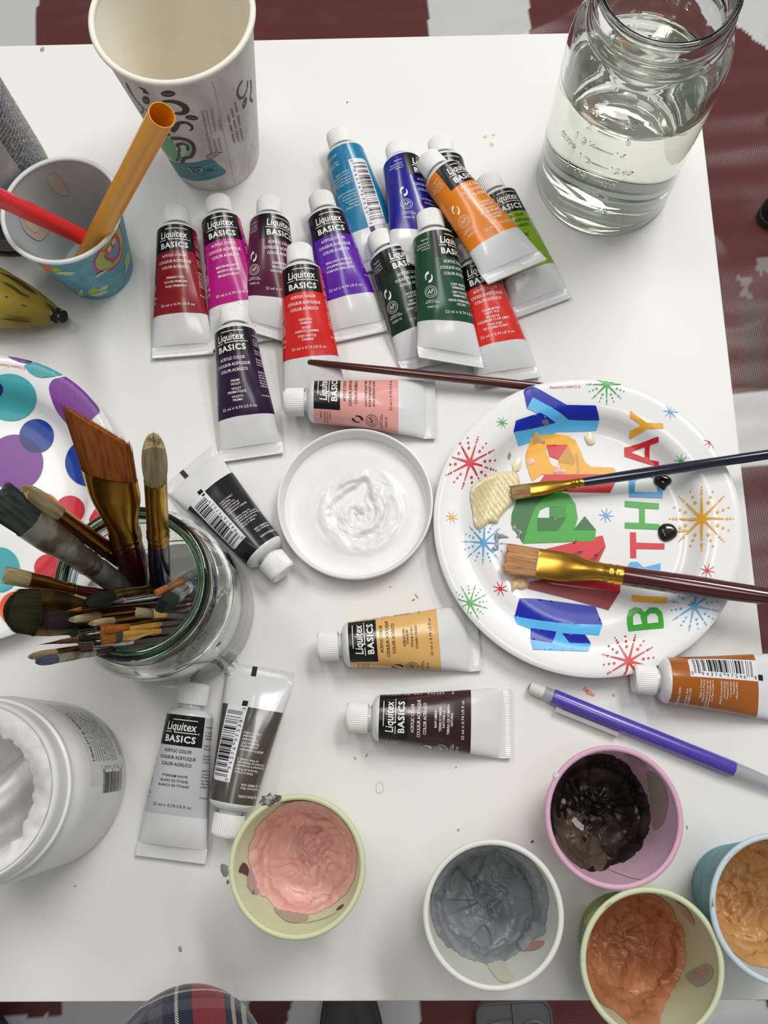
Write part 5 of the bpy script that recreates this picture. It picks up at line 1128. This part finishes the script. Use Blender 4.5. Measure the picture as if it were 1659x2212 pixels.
for s, k in ((-.0062, 1.28), (-.0042, 1.22), (-.0025, 1.12), (-.0012, 1.05), (0, 1.05), (.0012, .95), (.0020, .7), (.0022, .05)):
    row = []
    for j in range(24):
        an = 2*math.pi*j/24; f = P3[-1][3]*k*(1 + .16*noise.noise((3*math.cos(an), 3*math.sin(an), s*600))) + (.0004 if s < -.002 else 0); row.append(tuple(c0 + d*s + w*f*math.cos(an) + u*f*math.sin(an)))
    rows.append(row)
mb.grid(rows, close_u=True); mb.build('tip', M('banana_tip', '#1d1713', rough=.8, bump=.5, bscale=300), ban, angle=60, label='black dried banana tip')
def streak(ps, wid):
    mb = MB(); q = spline(ps, 6); out = []
    for i, (px, py) in enumerate(q):
        t = i/(len(q)-1); a, b = q[max(0, i-1)], q[min(len(q)-1, i+1)]; dx, dy = b[0]-a[0], b[1]-a[1]; l = math.hypot(dx, dy); ww = wid*math.sin(math.pi*min(.97, max(.03, t)))/2
        row = []
        for sg in (-1, 0, 1):
            X, Y = px - dy/l*ww*sg, py + dx/l*ww*sg
            # drop on to the skin
            dr = ray(X, Y); dr = dr/abs(dr.z); best = None
            for tt in np.linspace(CAM_H - .05, CAM_H, 200):
                pp = EYE + dr*tt - org
                if any((pp.x-c[0])**2 + (pp.y-c[1])**2 + (pp.z-c[2])**2 < (c[3]*1.035)**2 for c in P3): best = pp; break
            row.append(tuple(best) if best else None)
        if all(row): out.append(row)
    if len(out) > 1: mb.grid(out); mb.build('brown_streak', M('banana_brown', '#46361a', rough=.6, c2='#5d4a20', scale=60), ban, angle=180)
streak([(0,588),(30,602),(60,622),(78,634)], 7); streak([(0,606),(25,618),(45,632),(66,642)], 5); streak([(98,654),(112,664),(122,672)], 5); streak([(0,688),(40,692),(70,696)], 6); streak([(45,658),(52,660),(58,662)], 3); streak([(10,640),(13,641),(18,642)], 3)

# ------------------------------------------------------------------ pencil
A, B = at(1143, 1484, .0042), at(1720, 1716, .0042); d = (B - A); L = d.length; d.normalize(); w = d.cross(Vector((0, 0, 1))).normalized(); u = w.cross(d)
pen = thing('mechanical_pencil', 'purple mechanical pencil with clear clip and white eraser, lower right of the birthday plate', 'pencil', mat=Matrix(((w.x, u.x, d.x, A.x), (w.y, u.y, d.y, A.y), (w.z, u.z, d.z, A.z), (0, 0, 0, 1))), )
sp = lambda px: s_px(A, B, px); sA, sB, sC = sp((1176,1497)), sp((1193,1503)), sp((1585,1661))
CLEAR = M('frosted_clear_plastic', '#d5d6da', rough=.3, trans=.55, ior=1.35, spec=.5)
mb = MB(); mb.lathe([(.0001, 0), (.0024, 0), (.0031, .0006), (.0032, .0025), (.0034, .0030), (.0034, sA)], 32, cap1=True); mb.build('eraser', M('worn_eraser', '#d9d6cf', rough=.6), pen, angle=40)
mb = MB(); mb.lathe([(.0001, -.0001), (.0012, -.00025), (.0020, .0000)], 20, flip=True); mb.build('graphite_smudge', M('graphite', '#6d6c6c', rough=.6), pen, angle=40)
mb = MB(); mb.lathe([(.0036, sA - .0006), (.0038, sA), (.0038, sB + .001)], 32, cap0=True); mb.build('collar', CLEAR, pen, angle=40)
mb = MB(); mb.lathe([(.0040, sB), (.0042, sB + .0008), (.0042, sC - .0008), (.0040, sC)], 40, cap0=True, cap1=True); mb.build('barrel', M('purple_pearl', '#4b3ba6', rough=.3, spec=.6, coat=.5, c2='#5645b4', scale=700), pen, angle=40)
mb = MB(); mb.lathe([(.0040, sC), (.0040, sC + .004), (.0030, L*.96), (.0012, L), (.0006, L + .004)], 32, cap1=True); mb.build('tip_cone', CLEAR, pen, angle=40)
ca0, ca1 = sp((1198,1532)), sp((1335,1584)); mb = MB()
rows = [[(x, y, s) for x, y in ((.0040, .0006), (.0062, .0006), (.0062, -.0010), (.0040, -.0010))] for s in np.linspace(ca0, ca1, 6)]
for i, r in enumerate(rows): rows[i] = [(x + .0008, y, z) for x, y, z in r]
mb.grid(rows, close_u=True); mb.add(rows[0], [(3, 2, 1, 0)]); mb.add(rows[-1], [(0, 1, 2, 3)]); mb.box((.0036, -.0008, ca0), (.0052, .0005, ca0 + .0035)); mb.build('clip', CLEAR, pen, smooth=False)

# ------------------------------------------------------------------ below the table edge
pl = bpy.data.materials.new('plaid_flannel'); pl.use_nodes = True; nt = pl.node_tree; p = nt.nodes['Principled BSDF']; p.inputs['Roughness'].default_value = .9; p.inputs['Sheen Weight'].default_value = .3; LK = nt.links.new
uvn = nt.nodes.new('ShaderNodeUVMap'); sx = nt.nodes.new('ShaderNodeSeparateXYZ'); LK(uvn.outputs[0], sx.inputs[0])
def stripes(sock, stops):
    fr = nt.nodes.new('ShaderNodeMath'); fr.operation = 'FRACT'; LK(sock, fr.inputs[0]); r = nt.nodes.new('ShaderNodeValToRGB'); r.color_ramp.interpolation = 'CONSTANT'
    els = r.color_ramp.elements
    while len(els) < len(stops): els.new(.5)
    for e, (q, c) in zip(els, stops): e.position = q; e.color = lin(c)
    LK(fr.outputs[0], r.inputs[0]); return r.outputs[0]
NV, RD, CRM, GYR = '#141a30', '#a3222a', '#c9c2ae', '#4b4c55'
ST = [(0, NV), (.20, GYR), (.30, NV), (.38, CRM), (.405, NV), (.50, RD), (.66, RD), (.70, NV), (.74, CRM), (.765, NV), (.80, CRM), (.825, GYR), (.92, NV)]
cu_, cv_ = stripes(sx.outputs[0], ST), stripes(sx.outputs[1], ST)
ad = nt.nodes.new('ShaderNodeMath'); ad.inputs[1].default_value = 1.0; ad.operation = 'MULTIPLY'; sm = nt.nodes.new('ShaderNodeMath'); LK(sx.outputs[0], sm.inputs[0]); LK(sx.outputs[1], sm.inputs[1])
ml = nt.nodes.new('ShaderNodeMath'); ml.operation = 'MULTIPLY'; ml.inputs[1].default_value = 50; LK(sm.outputs[0], ml.inputs[0]); fr = nt.nodes.new('ShaderNodeMath'); fr.operation = 'FRACT'; LK(ml.outputs[0], fr.inputs[0]); gt = nt.nodes.new('ShaderNodeMath'); gt.operation = 'GREATER_THAN'; gt.inputs[1].default_value = .5; LK(fr.outputs[0], gt.inputs[0])
mx = nt.nodes.new('ShaderNodeMix'); mx.data_type = 'RGBA'; LK(gt.outputs[0], mx.inputs[0]); LK(cu_, mx.inputs[6]); LK(cv_, mx.inputs[7]); LK(mx.outputs[2], p.inputs['Base Color'])
k0 = at(402, 2196, .058); P = []; uvs = []
for i in range(34):
    t = (i/33)**2; ax = Vector((k0.x + .004*t*4, k0.y - .004, T + .050)); s = t*.26
    r = .0395*(1 - (1 - min(1, t*5.5))**2)**.5 + .016*max(0, t - .1); c = Vector((k0.x - .012*t, k0.y + .012 - s, T + .054 - .22*max(0, t - .18)**1.3)); row = []
    for j in range(48):
        an = 2*math.pi*j/48; f = 1 + .05*noise.noise((2.2*math.cos(an), 2.2*math.sin(an), t*9)) + .03*noise.noise((5*math.cos(an), 5*math.sin(an), t*22)); row.append((c.x + max(r, .0003)*f*math.cos(an), c.y, c.z + max(r, .0003)*f*.86*math.sin(an))); X_, Y_ = row[-1][0] - k0.x, row[-1][1] - (row[-1][2] - T)*.9; uvs.append((X_*15 + Y_*2.5 + .83, Y_*13 - X_*2.5 + .38))
    P.append(row)
mb = MB(); mb.grid(P, close_u=True, flip=True)
me_n = len(mb.v); pe = thing('person', 'person in navy, red and cream plaid flannel, only the bend of one sleeve in view', 'person', (k0.x, k0.y - .1, T))
off = pe.location; mb.v = [(x - off.x, y - off.y, z - off.z) for x, y, z in mb.v]
so = mb.build('sleeve', pl, pe, angle=180); ul = so.data.uv_layers.new(name='UVMap')
for lp in so.data.loops: ul.data[lp.index].uv = uvs[lp.vertex_index]
def shoe(label, px_c, wpx, lpx, ang, hz, col, cat='shoe', rough=.6):
    c = at(px_c[0], px_c[1], -T + .01); k = 1/pxm(c); o = thing('shoe', label, cat, (c.x, c.y, .013), ang); mb = MB(); P = []
    for q, f in ((0, .97), (.06, 1.0), (.22, 1.02), (.25, .97), (.6, .93), (.85, .74), (.97, .4), (1.0, .04)):
        row = []
        for j in range(48):
            a = 2*math.pi*j/48; x = math.cos(a)*wpx*k/2*f*(1 - .12*math.sin(a)); y = math.sin(a)*lpx*k/2*f; row.append((x, y, hz*q*(1 - .25*max(0, math.sin(a)))))
        P.append(row)
    n0 = 3
    mb.grid(P[:4], close_u=True); mb.build('sole', M('sole_' + col.lstrip('#'), '#2a2a2a' if col != '#2b2b2c' else '#1c1c1d', rough=.7), o, angle=40)
    mb = MB(); mb.grid(P[3:], close_u=True); mb.add(P[-1], [tuple(range(48))]); mb.build('upper', M('shoe_' + col.lstrip('#'), col, rough=rough), o, angle=60); return o
shoe('dark grey shoe toe on the white tarp patch below the near table edge', (762, 2250), 140, 330, 0, .055, '#3b3c3c')
shoe('olive brown rounded shoe toe at the lower left corner of the frame', (-45, 2245), 140, 170, .6, .06, '#4a4434')
shoe('black rounded shoe toe on the red tarp at the right edge beyond the table', (1692, 465), 120, 86, .1, .06, '#0d0d0f')
# grey moulded plastic lid on the floor
c = at(1112, 2235, -T + .02); k = 1/pxm(c); lo = thing('plastic_tray', 'grey moulded plastic tray with raised rings on the floor below the near table edge', 'tray', (c.x, c.y, .013), R(-1))
GP_ = M('grey_plastic', '#5c5f5e', rough=.5); hw, hh = 82*k, 70*k; mb = MB(); pts = []
for cx_, cy_, a0 in ((hw - .014, hh - .014, 0), (-hw + .014, hh - .014, math.pi/2), (-hw + .014, -hh + .014, math.pi), (hw - .014, -hh + .014, 1.5*math.pi)): pts += [(cx_ + .014*math.cos(a0 + q), cy_ + .014*math.sin(a0 + q)) for q in np.linspace(0, math.pi/2, 7)]
rows = [[(x, y, 0) for x, y in pts], [(x, y, .019) for x, y in pts], [(x*.985, y*.985, .020) for x, y in pts], [(x*.955, y*.955, .020) for x, y in pts], [(x*.945, y*.945, .017) for x, y in pts]]
mb.grid(rows, close_u=True); mb.add(rows[-1], [tuple(range(len(pts)))]); mb.build('shell', GP_, lo, angle=40)
mb = MB()
for cx_ in (-hw*.48, hw*.48): mb.lathe([(hw*.36, .0165), (hw*.36, .020), (hw*.40, .0208), (hw*.44, .020), (hw*.44, .0165)], 48, flip=True, c=(cx_, -hh*.05, 0))
mb.build('raised_ring', GP_, lo, angle=40)
mb = MB(); mb.box((-.0016, -hh*.94, .0165), (.0016, hh*.94, .0205)); mb.box((-hw*.48, hh*.36, .0165), (-.004, hh*.50, .0202)); mb.box((-hw*.30, -hh*.2, .0165), (-.004, -hh*.05, .0202)); mb.box((hw*.1, -hh*.1, .0165), (hw*.42, hh*.06, .0202)); mb.build('rib', GP_, lo, smooth=False)
mb = MB()
for cx_ in (-hw*.42, hw*.44): mb.lathe([(.0001, .0206), (.0028, .0206), (.0030, .0170)], 16, flip=True, c=(cx_, hh*.12, 0))
mb.build('peg_hole_disc', M('hole_shade', '#151615', rough=.8), lo, angle=40)  # raised black discs; the shade inside the holes is put into their colour
